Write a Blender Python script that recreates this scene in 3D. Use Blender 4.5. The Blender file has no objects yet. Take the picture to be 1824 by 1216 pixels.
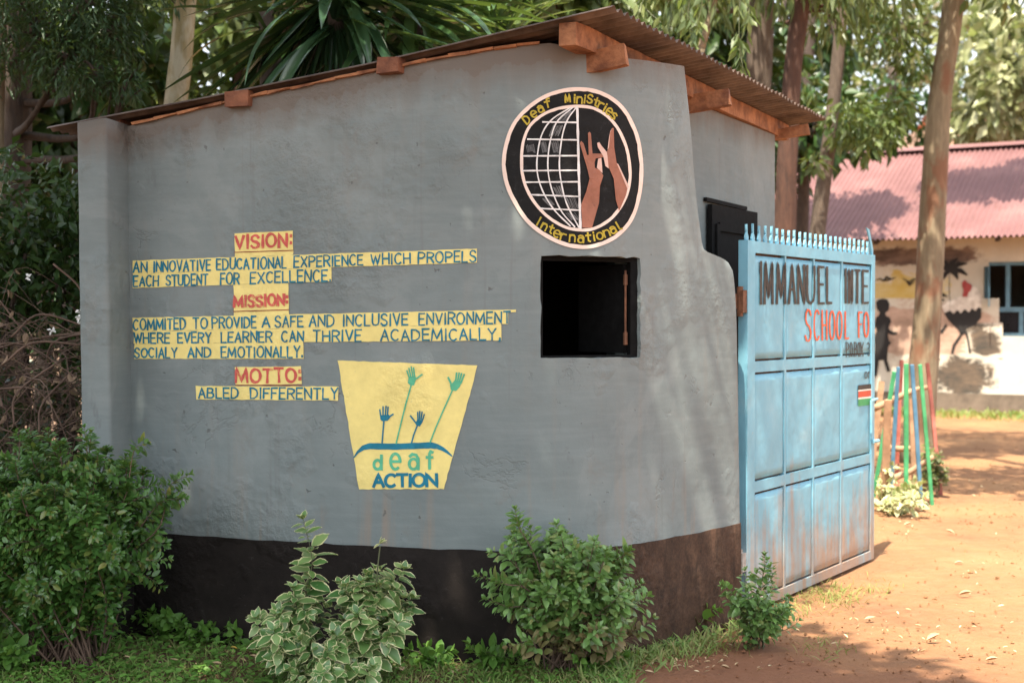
import bpy, bmesh, math, random
import numpy as np
from mathutils import Vector, Matrix, noise as mnoise

random.seed(7)
rng = np.random.default_rng(7)
R = math.radians
scene = bpy.context.scene
COL = scene.collection

# ------------------------------------------------------------------ camera, sky, sun, exposure
EYE = 1.6
FPX = 2450.0                       # focal length in pixels of the 1824 px wide photograph
PITCH = math.atan(38 / FPX)
cam_data = bpy.data.cameras.new('camera')
cam_data.sensor_width = 36.0
cam_data.lens = FPX / 1824 * 36.0
cam_data.clip_start = 0.05
cam_data.clip_end = 600
cam_data.dof.use_dof = True
cam_data.dof.focus_distance = 6.5
cam_data.dof.aperture_fstop = 2.5
cam = bpy.data.objects.new('camera', cam_data)
cam.location = (0, 0, EYE)
cam.rotation_euler = (R(90) - PITCH, 0, 0)
COL.objects.link(cam)
scene.camera = cam

SUN_EL = R(67)
SUN_H = Vector((-0.40, -0.92)).normalized()      # horizontal direction towards the sun
world = bpy.data.worlds.new('World')
scene.world = world
world.use_nodes = True
wn = world.node_tree
sky = wn.nodes.new('ShaderNodeTexSky')
sky.sky_type = 'NISHITA'
sky.sun_disc = False
sky.sun_elevation = SUN_EL
sky.sun_rotation = math.atan2(SUN_H.x, SUN_H.y)
sky.dust_density = 3.0
sky.air_density = 1.2
bg = wn.nodes['Background']
hsv = wn.nodes.new('ShaderNodeHueSaturation')      # hazy, whitish equatorial sky
hsv.inputs['Saturation'].default_value = 0.38
wn.links.new(sky.outputs[0], hsv.inputs['Color'])
wn.links.new(hsv.outputs[0], bg.inputs['Color'])
bg.inputs['Strength'].default_value = 0.15
sun_data = bpy.data.lights.new('sun', 'SUN')
sun_data.energy = 4.7
sun_data.angle = R(0.53)
sun_data.color = (1.0, 0.90, 0.74)
sun = bpy.data.objects.new('sun', sun_data)
SUN = Vector((SUN_H.x * math.cos(SUN_EL), SUN_H.y * math.cos(SUN_EL), math.sin(SUN_EL)))
sun.rotation_euler = SUN.to_track_quat('Z', 'Y').to_euler()
sun.location = (0, 0, 30)
COL.objects.link(sun)
scene.view_settings.view_transform = 'Standard'
scene.view_settings.look = 'None'
scene.view_settings.exposure = 1.55
scene.view_settings.gamma = 1
scene.cycles.use_denoising = True
scene.cycles.max_bounces = 8
scene.cycles.sample_clamp_indirect = 6

# ------------------------------------------------------------------ helpers
CT, ST = math.cos(PITCH), math.sin(PITCH)

def ray(px, py):
    u = (px - 912) / FPX
    v = (608 - py) / FPX
    return u, CT + v * ST, -ST + v * CT

def W(px, py, Y):
    """point seen at photograph pixel px, py when it stands at distance Y"""
    a, b, c = ray(px, py)
    k = Y / b
    return Vector((a * k, Y, EYE + c * k))

def G(px, py, z=0.0):
    a, b, c = ray(px, py)
    k = (z - EYE) / c
    return Vector((a * k, b * k, z))

ORG = {}

def thing(name, label, cat, loc=(0, 0, 0), group=None):
    o = bpy.data.objects.new(name, None)
    o.empty_display_size = 0.2
    o.location = loc
    COL.objects.link(o)
    ORG[o.name] = Vector(loc)
    tag(o, label, cat, group)
    return o

def tag(o, label=None, cat=None, group=None, kind=None):
    if label: o['label'] = label
    if cat: o['category'] = cat
    if group: o['group'] = group
    if kind: o['kind'] = kind
    return o

def obj(name, verts, faces, mat, parent=None, loc=None, smooth=False, attrs=None):
    """verts in world space"""
    base = Vector((0, 0, 0))
    if parent is not None: base = ORG[parent.name]
    elif loc is not None: base = Vector(loc)
    me = bpy.data.meshes.new(name)
    v = np.asarray(verts, dtype=np.float32).reshape(-1, 3) - np.array(base, dtype=np.float32)
    if isinstance(faces, np.ndarray):
        n, k = faces.shape
        me.vertices.add(len(v)); me.vertices.foreach_set('co', v.ravel())
        me.loops.add(n * k); me.loops.foreach_set('vertex_index', faces.astype(np.int32).ravel())
        me.polygons.add(n)
        me.polygons.foreach_set('loop_start', np.arange(0, n * k, k, dtype=np.int32))
        me.polygons.foreach_set('loop_total', np.full(n, k, dtype=np.int32))
        me.update(calc_edges=True)
    else:
        me.from_pydata([tuple(x) for x in v], [], faces)
        me.update()
    if smooth:
        me.polygons.foreach_set('use_smooth', [True] * len(me.polygons))
    if attrs:
        for an, av in attrs.items():
            a = me.attributes.new(an, 'FLOAT', 'POINT')
            a.data.foreach_set('value', np.asarray(av, dtype=np.float32))
    if mat: me.materials.append(mat)
    o = bpy.data.objects.new(name, me)
    COL.objects.link(o)
    if parent is not None:
        o.parent = parent
        ORG[o.name] = base
    elif loc is not None:
        o.location = loc
        ORG[o.name] = base
    else:
        ORG[o.name] = base
    return o

class MB:
    """collects faces"""
    def __init__(s): s.v = []; s.f = []
    def add(s, vs, fs):
        k = len(s.v); s.v += [tuple(x) for x in vs]; s.f += [tuple(i + k for i in f) for f in fs]
    def box(s, o, ax, ay, az):
        """box from corner o along three vectors"""
        o, ax, ay, az = map(Vector, (o, ax, ay, az))
        vs = [o, o + ax, o + ax + ay, o + ay, o + az, o + ax + az, o + ax + ay + az, o + ay + az]
        s.add(vs, [(0, 3, 2, 1), (4, 5, 6, 7), (0, 1, 5, 4), (1, 2, 6, 5), (2, 3, 7, 6), (3, 0, 4, 7)])
    def beam(s, p, q, w, h, up=(0, 0, 1), wob=0.0):
        """rectangular beam p->q (p, q centre line), slightly irregular"""
        p, q = Vector(p), Vector(q)
        d = (q - p); L = d.length; d.normalize()
        sx = d.cross(Vector(up)).normalized(); u = sx.cross(d)
        n = max(1, int(L / 0.15)) if wob else 1
        rings = []
        for i in range(n + 1):
            c = p.lerp(q, i / n)
            r = []
            for a, b in ((-1, -1), (1, -1), (1, 1), (-1, 1)):
                j = Vector((random.uniform(-1, 1), random.uniform(-1, 1), random.uniform(-1, 1))) * wob
                r.append(c + sx * a * w / 2 + u * b * h / 2 + j)
            rings.append(r)
        k = len(s.v)
        for r in rings: s.v += [tuple(x) for x in r]
        for i in range(n):
            for j in range(4):
                a, b = k + i * 4 + j, k + i * 4 + (j + 1) % 4
                s.f.append((a, b, b + 4, a + 4))
        s.f.append((k + 3, k + 2, k + 1, k)); e = k + n * 4
        s.f.append((e, e + 1, e + 2, e + 3))
    def tube(s, pts, rad, seg=8, cap=True, rough=0.0, sd=0):
        pts = [Vector(p) for p in pts]
        n = len(pts)
        if not hasattr(rad, '__len__'): rad = [rad] * n
        k0 = len(s.v)
        ref = Vector((0.31, 0.87, 0.21))
        for i, p in enumerate(pts):
            d = (pts[min(i + 1, n - 1)] - pts[max(i - 1, 0)])
            if d.length < 1e-9: d = Vector((0, 0, 1))
            d.normalize()
            a = d.cross(ref)
            if a.length < 1e-3: a = d.cross(Vector((1, 0, 0)))
            a.normalize(); b = d.cross(a)
            for j in range(seg):
                t = 2 * math.pi * j / seg
                rr = rad[i]
                if rough:
                    rr *= 1 + rough * mnoise.noise(Vector((math.cos(t) * 1.3 + sd, math.sin(t) * 1.3, i * 0.35 + sd)))
                s.v.append(tuple(p + (a * math.cos(t) + b * math.sin(t)) * rr))
        for i in range(n - 1):
            for j in range(seg):
                a, b = k0 + i * seg + j, k0 + i * seg + (j + 1) % seg
                s.f.append((a, b, b + seg, a + seg))
        if cap:
            s.f.append(tuple(k0 + j for j in range(seg))[::-1])
            s.f.append(tuple(k0 + (n - 1) * seg + j for j in range(seg)))
    def build(s, name, mat, parent=None, loc=None, smooth=False):
        return obj(name, s.v, s.f, mat, parent, loc, smooth)

def spline(pts, n):
    """Catmull-Rom through pts, n samples"""
    P = [Vector(p) for p in pts]
    P = [P[0] * 2 - P[1]] + P + [P[-1] * 2 - P[-2]]
    out = []
    m = len(P) - 3
    for i in range(n):
        t = i / (n - 1) * m
        k = min(int(t), m - 1); t -= k
        a, b, c, d = P[k:k + 4]
        out.append(0.5 * ((2 * b) + (c - a) * t + (2 * a - 5 * b + 4 * c - d) * t * t + (3 * b - a - 3 * c + d) * t ** 3))
    return out

# ------------------------------------------------------------------ materials
def newmat(name):
    m = bpy.data.materials.new(name); m.use_nodes = True
    nt = m.node_tree
    return m, nt, nt.nodes['Principled BSDF']

def nd(nt, typ, **kw):
    n = nt.nodes.new(typ)
    for k, v in kw.items():
        if k in n.inputs.keys() if isinstance(k, str) else False: n.inputs[k].default_value = v
        else: setattr(n, k, v)
    return n

def coords(nt):
    return nt.nodes.new('ShaderNodeTexCoord').outputs['Object']

def noise(nt, vec, scale, detail=6, rough=0.6, dist=0.0):
    n = nt.nodes.new('ShaderNodeTexNoise')
    n.inputs['Scale'].default_value = scale; n.inputs['Detail'].default_value = detail
    n.inputs['Roughness'].default_value = rough; n.inputs['Distortion'].default_value = dist
    if vec is not None: nt.links.new(vec, n.inputs['Vector'])
    return n.outputs['Fac']

def ramp(nt, fac, stops, interp='LINEAR'):
    r = nt.nodes.new('ShaderNodeValToRGB')
    cr = r.color_ramp; cr.interpolation = interp
    while len(cr.elements) < len(stops): cr.elements.new(0.5)
    for e, (p, c) in zip(cr.elements, stops):
        e.position = p
        e.color = (c, c, c, 1) if isinstance(c, (int, float)) else (*c, 1)
    nt.links.new(fac, r.inputs['Fac'])
    return r.outputs['Color']

def mix(nt, fac, a, b, mode='MIX'):
    m = nt.nodes.new('ShaderNodeMix'); m.data_type = 'RGBA'; m.blend_type = mode
    for key, val in ((0, fac), (6, a), (7, b)):
        if hasattr(val, 'is_output'): nt.links.new(val, m.inputs[key])
        elif isinstance(val, (int, float)): m.inputs[key].default_value = val
        else: m.inputs[key].default_value = (*val, 1)
    return m.outputs[2]

def mth(nt, op, a, b=0.5, c=None):
    m = nt.nodes.new('ShaderNodeMath'); m.operation = op
    for i, val in enumerate((a, b, c)):
        if val is None: continue
        if hasattr(val, 'is_output'): nt.links.new(val, m.inputs[i])
        else: m.inputs[i].default_value = val
    return m.outputs[0]

def bump(nt, p, height, strength=0.3, dist=0.01):
    b = nt.nodes.new('ShaderNodeBump')
    b.inputs['Strength'].default_value = strength; b.inputs['Distance'].default_value = dist
    nt.links.new(height, b.inputs['Height'])
    nt.links.new(b.outputs[0], p.inputs['Normal'])

def stretch(nt, vec, sc):
    m = nt.nodes.new('ShaderNodeMapping'); m.inputs['Scale'].default_value = sc
    nt.links.new(vec, m.inputs['Vector'])
    return m.outputs[0]

def sep(nt, vec):
    s = nt.nodes.new('ShaderNodeSeparateXYZ'); nt.links.new(vec, s.inputs[0]); return s.outputs

def plaster_height(nt, c):
    """uneven hand-thrown plaster: lumps, grit, pits and broken ridges"""
    big = noise(nt, c, 2.2, 3, 0.5)
    grit = noise(nt, c, 70, 4, 0.7)
    mid = noise(nt, c, 22, 6, 0.62)
    mask = ramp(nt, noise(nt, c, 1.5, 4, 0.6), [(0.52, 0.06), (0.64, 1.0)])
    h = mth(nt, 'MULTIPLY', big, 1.2)
    h = mth(nt, 'MULTIPLY_ADD', grit, 0.035, h)
    rough = mth(nt, 'MULTIPLY', mid, mask)
    h = mth(nt, 'MULTIPLY_ADD', mth(nt, 'MULTIPLY', rough, ramp(nt, sep(nt, c)[0], [(0.55, 1.0), (0.85, 0.3)])), 1.2, h)
    rid = noise(nt, c, 1.7, 7, 0.62, 0.3)
    rid = ramp(nt, rid, [(0.488, 0.0), (0.499, 1.0), (0.502, 1.0), (0.512, 0.0)])
    rid = mth(nt, 'MULTIPLY', rid, ramp(nt, noise(nt, c, 2.3, 4, 0.6), [(0.54, 0.0), (0.62, 1.0)]))
    h = mth(nt, 'MULTIPLY_ADD', rid, -0.09, h)
    pit = ramp(nt, noise(nt, c, 26, 2, 0.5), [(0.72, 0.0), (0.78, 1.0)])
    h = mth(nt, 'MULTIPLY_ADD', pit, -0.12, h)
    return h, rid, pit

def mat_plaster():
    m, nt, p = newmat('grey_plaster')
    c = coords(nt)
    h, rid, pit = plaster_height(nt, c)
    n1 = noise(nt, c, 1.3, 6, 0.6)
    col = ramp(nt, n1, [(0.28, (0.134, 0.162, 0.163)), (0.5, (0.168, 0.202, 0.201)), (0.75, (0.225, 0.256, 0.25))])
    brush = noise(nt, stretch(nt, c, (1.5, 1.5, 14)), 3, 5, 0.6)
    col = mix(nt, ramp(nt, brush, [(0.45, 0.0), (0.7, 0.22)]), col, (0.25, 0.28, 0.275))
    rep = ramp(nt, noise(nt, c, 1.1, 9, 0.68, 0.7), [(0.52, 0.0), (0.57, 0.30)])          # repainted patches
    col = mix(nt, rep, col, (0.245, 0.272, 0.265))
    smu = ramp(nt, noise(nt, stretch(nt, c, (5, 5, 2.2)), 1.7, 7, 0.75, 0.3), [(0.62, 0.0), (0.70, 0.45)])
    col = mix(nt, smu, col, (0.115, 0.125, 0.125))
    st = noise(nt, stretch(nt, c, (9, 9, 0.7)), 1.6, 4, 0.55)
    z = sep(nt, c)[2]
    low = ramp(nt, z, [(0.3, 1.0), (1.5, 0.15)])
    col = mix(nt, mth(nt, 'MULTIPLY', ramp(nt, st, [(0.56, 0.0), (0.75, 0.7)]), low), col, (0.30, 0.20, 0.13))
    dirt = ramp(nt, noise(nt, c, 5, 8, 0.75, 0.5), [(0.58, 0.0), (0.72, 0.5)])
    col = mix(nt, dirt, col, (0.17, 0.165, 0.15))
    col = mix(nt, mth(nt, 'MULTIPLY', rid, 0.14), col, (0.10, 0.10, 0.095))
    col = mix(nt, mth(nt, 'MULTIPLY', pit, 0.6), col, (0.09, 0.09, 0.085))
    # brown stain with the under-eave bounce tint put into the wall-top colour
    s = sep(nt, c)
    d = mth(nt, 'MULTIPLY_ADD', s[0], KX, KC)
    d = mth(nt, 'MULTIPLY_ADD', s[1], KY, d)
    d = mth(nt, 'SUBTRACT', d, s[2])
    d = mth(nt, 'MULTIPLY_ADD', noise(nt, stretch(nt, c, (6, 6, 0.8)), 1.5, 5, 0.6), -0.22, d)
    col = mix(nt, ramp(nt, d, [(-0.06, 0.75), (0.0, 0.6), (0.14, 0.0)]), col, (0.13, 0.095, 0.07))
    run = ramp(nt, noise(nt, stretch(nt, c, (14, 14, 0.5)), 1.4, 5, 0.6), [(0.60, 0.0), (0.72, 0.4)])
    col = mix(nt, run, col, (0.15, 0.155, 0.15))
    nt.links.new(col, p.inputs['Base Color'])
    p.inputs['Roughness'].default_value = 0.75
    bump(nt, p, h, 0.65, 0.034)
    return m

def mat_paint(name, col, var=0.12, wear=None, rough=0.6, use_plaster=True, wl=0.56):
    m, nt, p = newmat(name)
    c = coords(nt)
    a = tuple(x * (1 - var) for x in col); b = tuple(min(1, x * (1 + var)) for x in col)
    cc = ramp(nt, noise(nt, c, 9, 6, 0.7), [(0.3, a), (0.7, b)])
    if wear:
        cc = mix(nt, ramp(nt, noise(nt, c, 26, 6, 0.7, 0.4), [(wl, 0.0), (wl + 0.10, 0.75)]), cc, wear)
    nt.links.new(cc, p.inputs['Base Color'])
    p.inputs['Roughness'].default_value = rough
    p.inputs['Specular IOR Level'].default_value = 0.3
    if use_plaster:
        h, rid, pit = plaster_height(nt, c)
        bump(nt, p, h, 0.45, 0.03)
    return m

def mat_plinth():
    m, nt, p = newmat('black_bitumen_paint')
    c = coords(nt)
    s = sep(nt, c)
    n1 = noise(nt, c, 7, 8, 0.75)
    col = ramp(nt, n1, [(0.3, (0.009, 0.007, 0.006)), (0.6, (0.018, 0.014, 0.012)), (0.8, (0.045, 0.036, 0.03))])
    f = mth(nt, 'MULTIPLY_ADD', s[0], 0.70, 0.10)
    f = mth(nt, 'MULTIPLY_ADD', s[2], -0.35, f)
    f = mth(nt, 'MULTIPLY_ADD', noise(nt, c, 3, 6, 0.7, 0.5), 0.9, f)
    dust = mth(nt, 'MULTIPLY', ramp(nt, f, [(0.46, 0.0), (1.0, 0.9)]), ramp(nt, noise(nt, stretch(nt, c, (4, 4, 1.6)), 2.5, 7, 0.75, 0.6), [(0.32, 0.25), (0.62, 1.0)]))
    sc = ramp(nt, noise(nt, stretch(nt, c, (3, 3, 5)), 4, 8, 0.8, 1.0), [(0.60, 0.0), (0.70, 0.5)])
    col = mix(nt, sc, col, (0.085, 0.078, 0.072))
    fine = ramp(nt, noise(nt, c, 55, 4, 0.8), [(0.35, 0.5), (0.65, 1.0)])
    col = mix(nt, mth(nt, 'MULTIPLY', dust, fine), col, (0.135, 0.075, 0.047))
    nt.links.new(col, p.inputs['Base Color'])
    p.inputs['Roughness'].default_value = 0.8
    p.inputs['Specular IOR Level'].default_value = 0.2
    h, _, _ = plaster_height(nt, c)
    bump(nt, p, h, 0.8, 0.04)
    return m

def mat_simple(name, col, rough=0.6, metal=0.0, var=0.2, scale=12, bmp=0.15, stretchv=None, col2=None, lo=0.35, hi=0.7):
    m, nt, p = newmat(name)
    c = coords(nt)
    if stretchv: c = stretch(nt, c, stretchv)
    a = tuple(x * (1 - var) for x in col)
    b = col2 if col2 else tuple(min(1, x * (1 + var)) for x in col)
    n = noise(nt, c, scale, 6, 0.65)
    nt.links.new(ramp(nt, n, [(lo, a), (hi, b)]), p.inputs['Base Color'])
    p.inputs['Roughness'].default_value = rough
    p.inputs['Metallic'].default_value = metal
    if bmp: bump(nt, p, n, bmp, 0.02)
    return m

def mat_leaf(name, cols, trans=0.3, rough=0.45, edge=None, spec=0.4, dust=None):
    """cols: list of colours picked per leaf"""
    m, nt, p = newmat(name)
    geo = nt.nodes.new('ShaderNodeNewGeometry')
    n = len(cols)
    col = ramp(nt, geo.outputs['Random Per Island'], [((i + 0.5) / n, c) for i, c in enumerate(cols)])
    c = coords(nt)
    col = mix(nt, ramp(nt, noise(nt, c, 3.0, 3, 0.5), [(0.35, 0.0), (0.7, 0.35)]), col, tuple(min(1, x * 1.6) for x in cols[-1]))
    if edge:
        at = nt.nodes.new('ShaderNodeAttribute'); at.attribute_name = 'edge'
        f = mth(nt, 'MULTIPLY_ADD', noise(nt, c, 60, 3, 0.6), 0.7, at.outputs['Fac'])
        f = mth(nt, 'SUBTRACT', f, 0.35)
        col = mix(nt, ramp(nt, f, [(0.66, 0.0), (0.80, 1.0)]), col, edge)
    if dust:
        z = sep(nt, c)[2]
        f = mth(nt, 'MULTIPLY_ADD', noise(nt, c, 9, 4, 0.6), 0.4, mth(nt, 'MULTIPLY', z, -1.6))
        col = mix(nt, ramp(nt, f, [(-0.3 + 0.3, 0.55), (0.02, 0.5), (0.12, 0.0)] if False else [(0.0, 0.0), (0.25, 0.6)]), col, dust)
    nt.links.new(col, p.inputs['Base Color'])
    p.inputs['Roughness'].default_value = rough
    p.inputs['Specular IOR Level'].default_value = spec
    tr = nt.nodes.new('ShaderNodeBsdfTranslucent')
    tcol = mix(nt, 0.5, col, (0.30, 0.42, 0.05), 'MIX')
    nt.links.new(tcol, tr.inputs['Color'])
    ms = nt.nodes.new('ShaderNodeMixShader'); ms.inputs[0].default_value = trans
    nt.links.new(p.outputs[0], ms.inputs[1]); nt.links.new(tr.outputs[0], ms.inputs[2])
    nt.links.new(ms.outputs[0], nt.nodes['Material Output'].inputs['Surface'])
    return m

def mat_bark(name, a, b, scale=5, patch=None):
    m, nt, p = newmat(name)
    c = coords(nt)
    n = noise(nt, stretch(nt, c, (6, 6, 1.0)), scale, 8, 0.7, 0.6)
    col = ramp(nt, n, [(0.3, a), (0.68, b)])
    if patch:
        col = mix(nt, ramp(nt, noise(nt, stretch(nt, c, (2, 2, 0.8)), 2.2, 4, 0.6, 0.5), [(0.50, 0.0), (0.60, 0.8)]), col, patch)
    nt.links.new(col, p.inputs['Base Color'])
    p.inputs['Roughness'].default_value = 0.85
    bump(nt, p, n, 0.6, 0.03)
    return m

def mat_ground():
    m, nt, p = newmat('red_earth')
    c = coords(nt)
    n1 = noise(nt, c, 0.8, 6, 0.6)
    n2 = noise(nt, c, 9, 8, 0.75)
    n3 = noise(nt, c, 90, 4, 0.7)
    col = ramp(nt, n1, [(0.3, (0.20, 0.088, 0.038)), (0.55, (0.30, 0.148, 0.062)), (0.8, (0.37, 0.212, 0.10))])
    col = mix(nt, ramp(nt, n2, [(0.45, 0.0), (0.75, 0.6)]), col, (0.35, 0.20, 0.105))
    col = mix(nt, ramp(nt, n3, [(0.58, 0.0), (0.72, 0.6)]), col, (0.14, 0.065, 0.04))
    # darker leaf litter and humus beside the booth and under the forest
    s = sep(nt, c)
    lit = mth(nt, 'MULTIPLY_ADD', noise(nt, c, 1.7, 6, 0.7, 0.4), 1.6, mth(nt, 'MULTIPLY', s[0], -1.0))
    col = mix(nt, ramp(nt, lit, [(0.55, 0.0), (1.1, 0.8)]), col, (0.10, 0.062, 0.038))
    f = mth(nt, 'MULTIPLY_ADD', s[0], -0.9, 4.7)                  # redder, darker tone of the shaded near ground put into the earth colour
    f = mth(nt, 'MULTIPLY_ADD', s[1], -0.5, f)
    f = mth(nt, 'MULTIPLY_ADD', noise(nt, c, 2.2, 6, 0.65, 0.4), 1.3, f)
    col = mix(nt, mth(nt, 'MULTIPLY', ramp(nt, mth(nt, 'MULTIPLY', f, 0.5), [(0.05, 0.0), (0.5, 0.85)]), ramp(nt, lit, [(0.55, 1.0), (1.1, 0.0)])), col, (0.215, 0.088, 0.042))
    nt.links.new(col, p.inputs['Base Color'])
    p.inputs['Roughness'].default_value = 0.95
    foot = noise(nt, c, 3.2, 4, 0.55, 0.8)
    h = mth(nt, 'MULTIPLY_ADD', n3, 0.3, mth(nt, 'MULTIPLY_ADD', foot, 1.6, n2))
    bump(nt, p, h, 0.85, 0.035)
    return m

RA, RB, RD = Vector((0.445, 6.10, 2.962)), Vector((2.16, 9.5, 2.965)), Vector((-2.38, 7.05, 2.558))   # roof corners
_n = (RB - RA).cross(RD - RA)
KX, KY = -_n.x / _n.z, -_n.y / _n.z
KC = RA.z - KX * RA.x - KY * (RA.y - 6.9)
M = {}
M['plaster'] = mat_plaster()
M['plinth'] = mat_plinth()
M['yellow'] = mat_paint('yellow_wall_paint', (0.80, 0.66, 0.235), 0.10, wear=(0.42, 0.38, 0.22), wl=0.64)
M['blue_letter'] = mat_paint('blue_letter_paint', (0.010, 0.165, 0.25), 0.3, wear=(0.10, 0.28, 0.28), wl=0.58)
M['red_letter'] = mat_paint('red_letter_paint', (0.55, 0.10, 0.08), 0.2, wear=(0.75, 0.50, 0.18))
M['line_red'] = mat_paint('dark_red_line_paint', (0.24, 0.05, 0.03), 0.2)
M['green_paint'] = mat_paint('green_wall_paint', (0.10, 0.43, 0.25), 0.2, wear=(0.3, 0.5, 0.25), wl=0.60)
M['black_paint'] = mat_paint('black_wall_paint', (0.009, 0.009, 0.009), 0.4, wear=(0.028, 0.028, 0.029), rough=0.85)
M['pink_white'] = mat_paint('pinkish_white_paint', (0.80, 0.64, 0.55), 0.08)
M['white_paint'] = mat_paint('white_line_paint', (0.72, 0.70, 0.68), 0.15, wear=(0.35, 0.34, 0.33))
M['gold_letter'] = mat_paint('mustard_letter_paint', (0.42, 0.32, 0.035), 0.25)
M['skin_paint'] = mat_paint('brown_hand_paint', (0.33, 0.135, 0.085), 0.25, wear=(0.20, 0.09, 0.06), wl=0.60)
M['pale_paint'] = mat_paint('pale_hand_paint', (0.68, 0.46, 0.38), 0.12)
M['grey_brush'] = mat_paint('grey_brush_paint', (0.13, 0.13, 0.13), 0.5, wear=(0.30, 0.30, 0.30))
M['timber'] = mat_simple('orange_timber', (0.27, 0.092, 0.036), 0.8, 0, 0.5, 9, 0.7, (1, 1, 1), (0.46, 0.20, 0.088))
M['timber_dark'] = mat_simple('weathered_red_brown_timber', (0.14, 0.042, 0.020), 0.8, 0, 0.5, 8, 0.6, None, (0.26, 0.10, 0.048))
M['tin'] = mat_simple('rusty_roof_tin', (0.085, 0.050, 0.034), 0.6, 0.2, 0.45, 6, 0.15, None, (0.155, 0.108, 0.084))
M['black_metal'] = mat_simple('black_steel', (0.007, 0.007, 0.007), 0.8, 0.0, 0.4, 20, 0.1)
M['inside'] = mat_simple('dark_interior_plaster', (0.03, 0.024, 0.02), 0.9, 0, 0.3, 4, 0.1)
M['rust'] = mat_simple('rusty_steel', (0.16, 0.07, 0.035), 0.7, 0.2, 0.4, 25, 0.2)
M['pale_block'] = mat_simple('grey_mortar', (0.42, 0.38, 0.34), 0.85, 0, 0.3, 25, 0.4)
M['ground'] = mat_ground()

# ------------------------------------------------------------------ ground
def build_ground():
    xs = np.concatenate([np.linspace(-250, -14, 18), np.linspace(-12, 14, 90), np.linspace(16, 250, 18)])
    ys = np.concatenate([np.linspace(-60, 2, 10), np.linspace(3, 30, 110), np.linspace(33, 400, 18)])
    V = []
    for y in ys:
        for x in xs:
            near = -12 < x < 14 and 3 < y < 30
            z = 0.02 * mnoise.noise(Vector((x * 0.9, y * 0.9, 0))) + 0.008 * mnoise.noise(Vector((x * 4, y * 4, 3))) if near else 0.0
            V.append((x, y, z - 0.005))
    nx = len(xs)
    F = [(j * nx + i, j * nx + i + 1, (j + 1) * nx + i + 1, (j + 1) * nx + i) for j in range(len(ys) - 1) for i in range(nx - 1)]
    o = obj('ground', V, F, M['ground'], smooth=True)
    tag(o, 'bare reddish brown earth of the school compound', 'ground', kind='structure')
build_ground()

# ------------------------------------------------------------------ guard booth
booth = thing('guard_booth', 'grey plastered guard booth with curved painted front wall and black base', 'guard booth', (0, 6.9, 0))

_pts = [G(150, 940, .53), G(237, 945, .53), G(400, 956.5, .53), G(600, 968.5, .53), G(760, 976.5, .53), G(870, 980, .53),
        G(980, 980.5, .53), G(1090, 973.5, .53), G(1200, 956, .53), G(1325, 930, .53), G(1420, 911.5, .53)]
_c = spline([Vector((p.x, p.y, 0)) for p in _pts], 900)
CX = np.array([p.x for p in _c]); CY = np.array([p.y for p in _c])
for _ in range(60):                                  # relax
    CX[1:-1] = (CX[:-2] + 2 * CX[1:-1] + CX[2:]) / 4; CY[1:-1] = (CY[:-2] + 2 * CY[1:-1] + CY[2:]) / 4
CSL = np.concatenate([[0], np.cumsum(np.hypot(np.diff(CX), np.diff(CY)))])
CR = CX / CY

def wall_s(px, py=560):
    a, b, c = ray(px, py)
    return float(np.interp(a / b, CR, CSL))

def wall_c(s):
    x = np.interp(s, CSL, CX); y = np.interp(s, CSL, CY)
    e = 0.03
    dx = np.interp(s + e, CSL, CX) - np.interp(s - e, CSL, CX)
    dy = np.interp(s + e, CSL, CY) - np.interp(s - e, CSL, CY)
    l = math.hypot(dx, dy)
    return x, y, dy / l, -dx / l                     # outward normal faces the road

def PW(px, py, off=0.003):
    """photograph pixel -> point on the front wall"""
    a, b, c = ray(px, py)
    s = float(np.interp(a / b, CR, CSL))
    x, y, nx, ny = wall_c(s)
    return Vector((x + nx * off, y + ny * off, EYE + c * y / b))

RC = Vector((-1.30, 10.6, 2.56))
def roof_z(x, y):
    return RA.z - (_n.x * (x - RA.x) + _n.y * (y - RA.y)) / _n.z

TH = 0.17
EDGE = [(2.95, 1221), (2.65, 1233), (2.37, 1240), (2.1, 1250), (1.99, 1255), (1.955, 1259), (1.942, 1268), (1.932, 1280), (1.918, 1293), (1.895, 1304), (1.85, 1311),
        (1.7, 1315), (1.5, 1317.5), (1.2, 1320), (0.6, 1323), (0.3, 1325), (0, 1326)]
_ez = np.array([e[0] for e in EDGE][::-1]); _ep = np.array([e[1] for e in EDGE][::-1])
def smax(z):
    return wall_s(float(np.interp(z, _ez, _ep))) - 0.03 + 0.006 * mnoise.noise(Vector((z * 5, 1.2, 0)))

S0 = wall_s(180)
WS0, WS1 = wall_s(963), wall_s(1141)
WZ0, WZ1 = PW(1050, 638).z, PW(1050, 456).z

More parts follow.
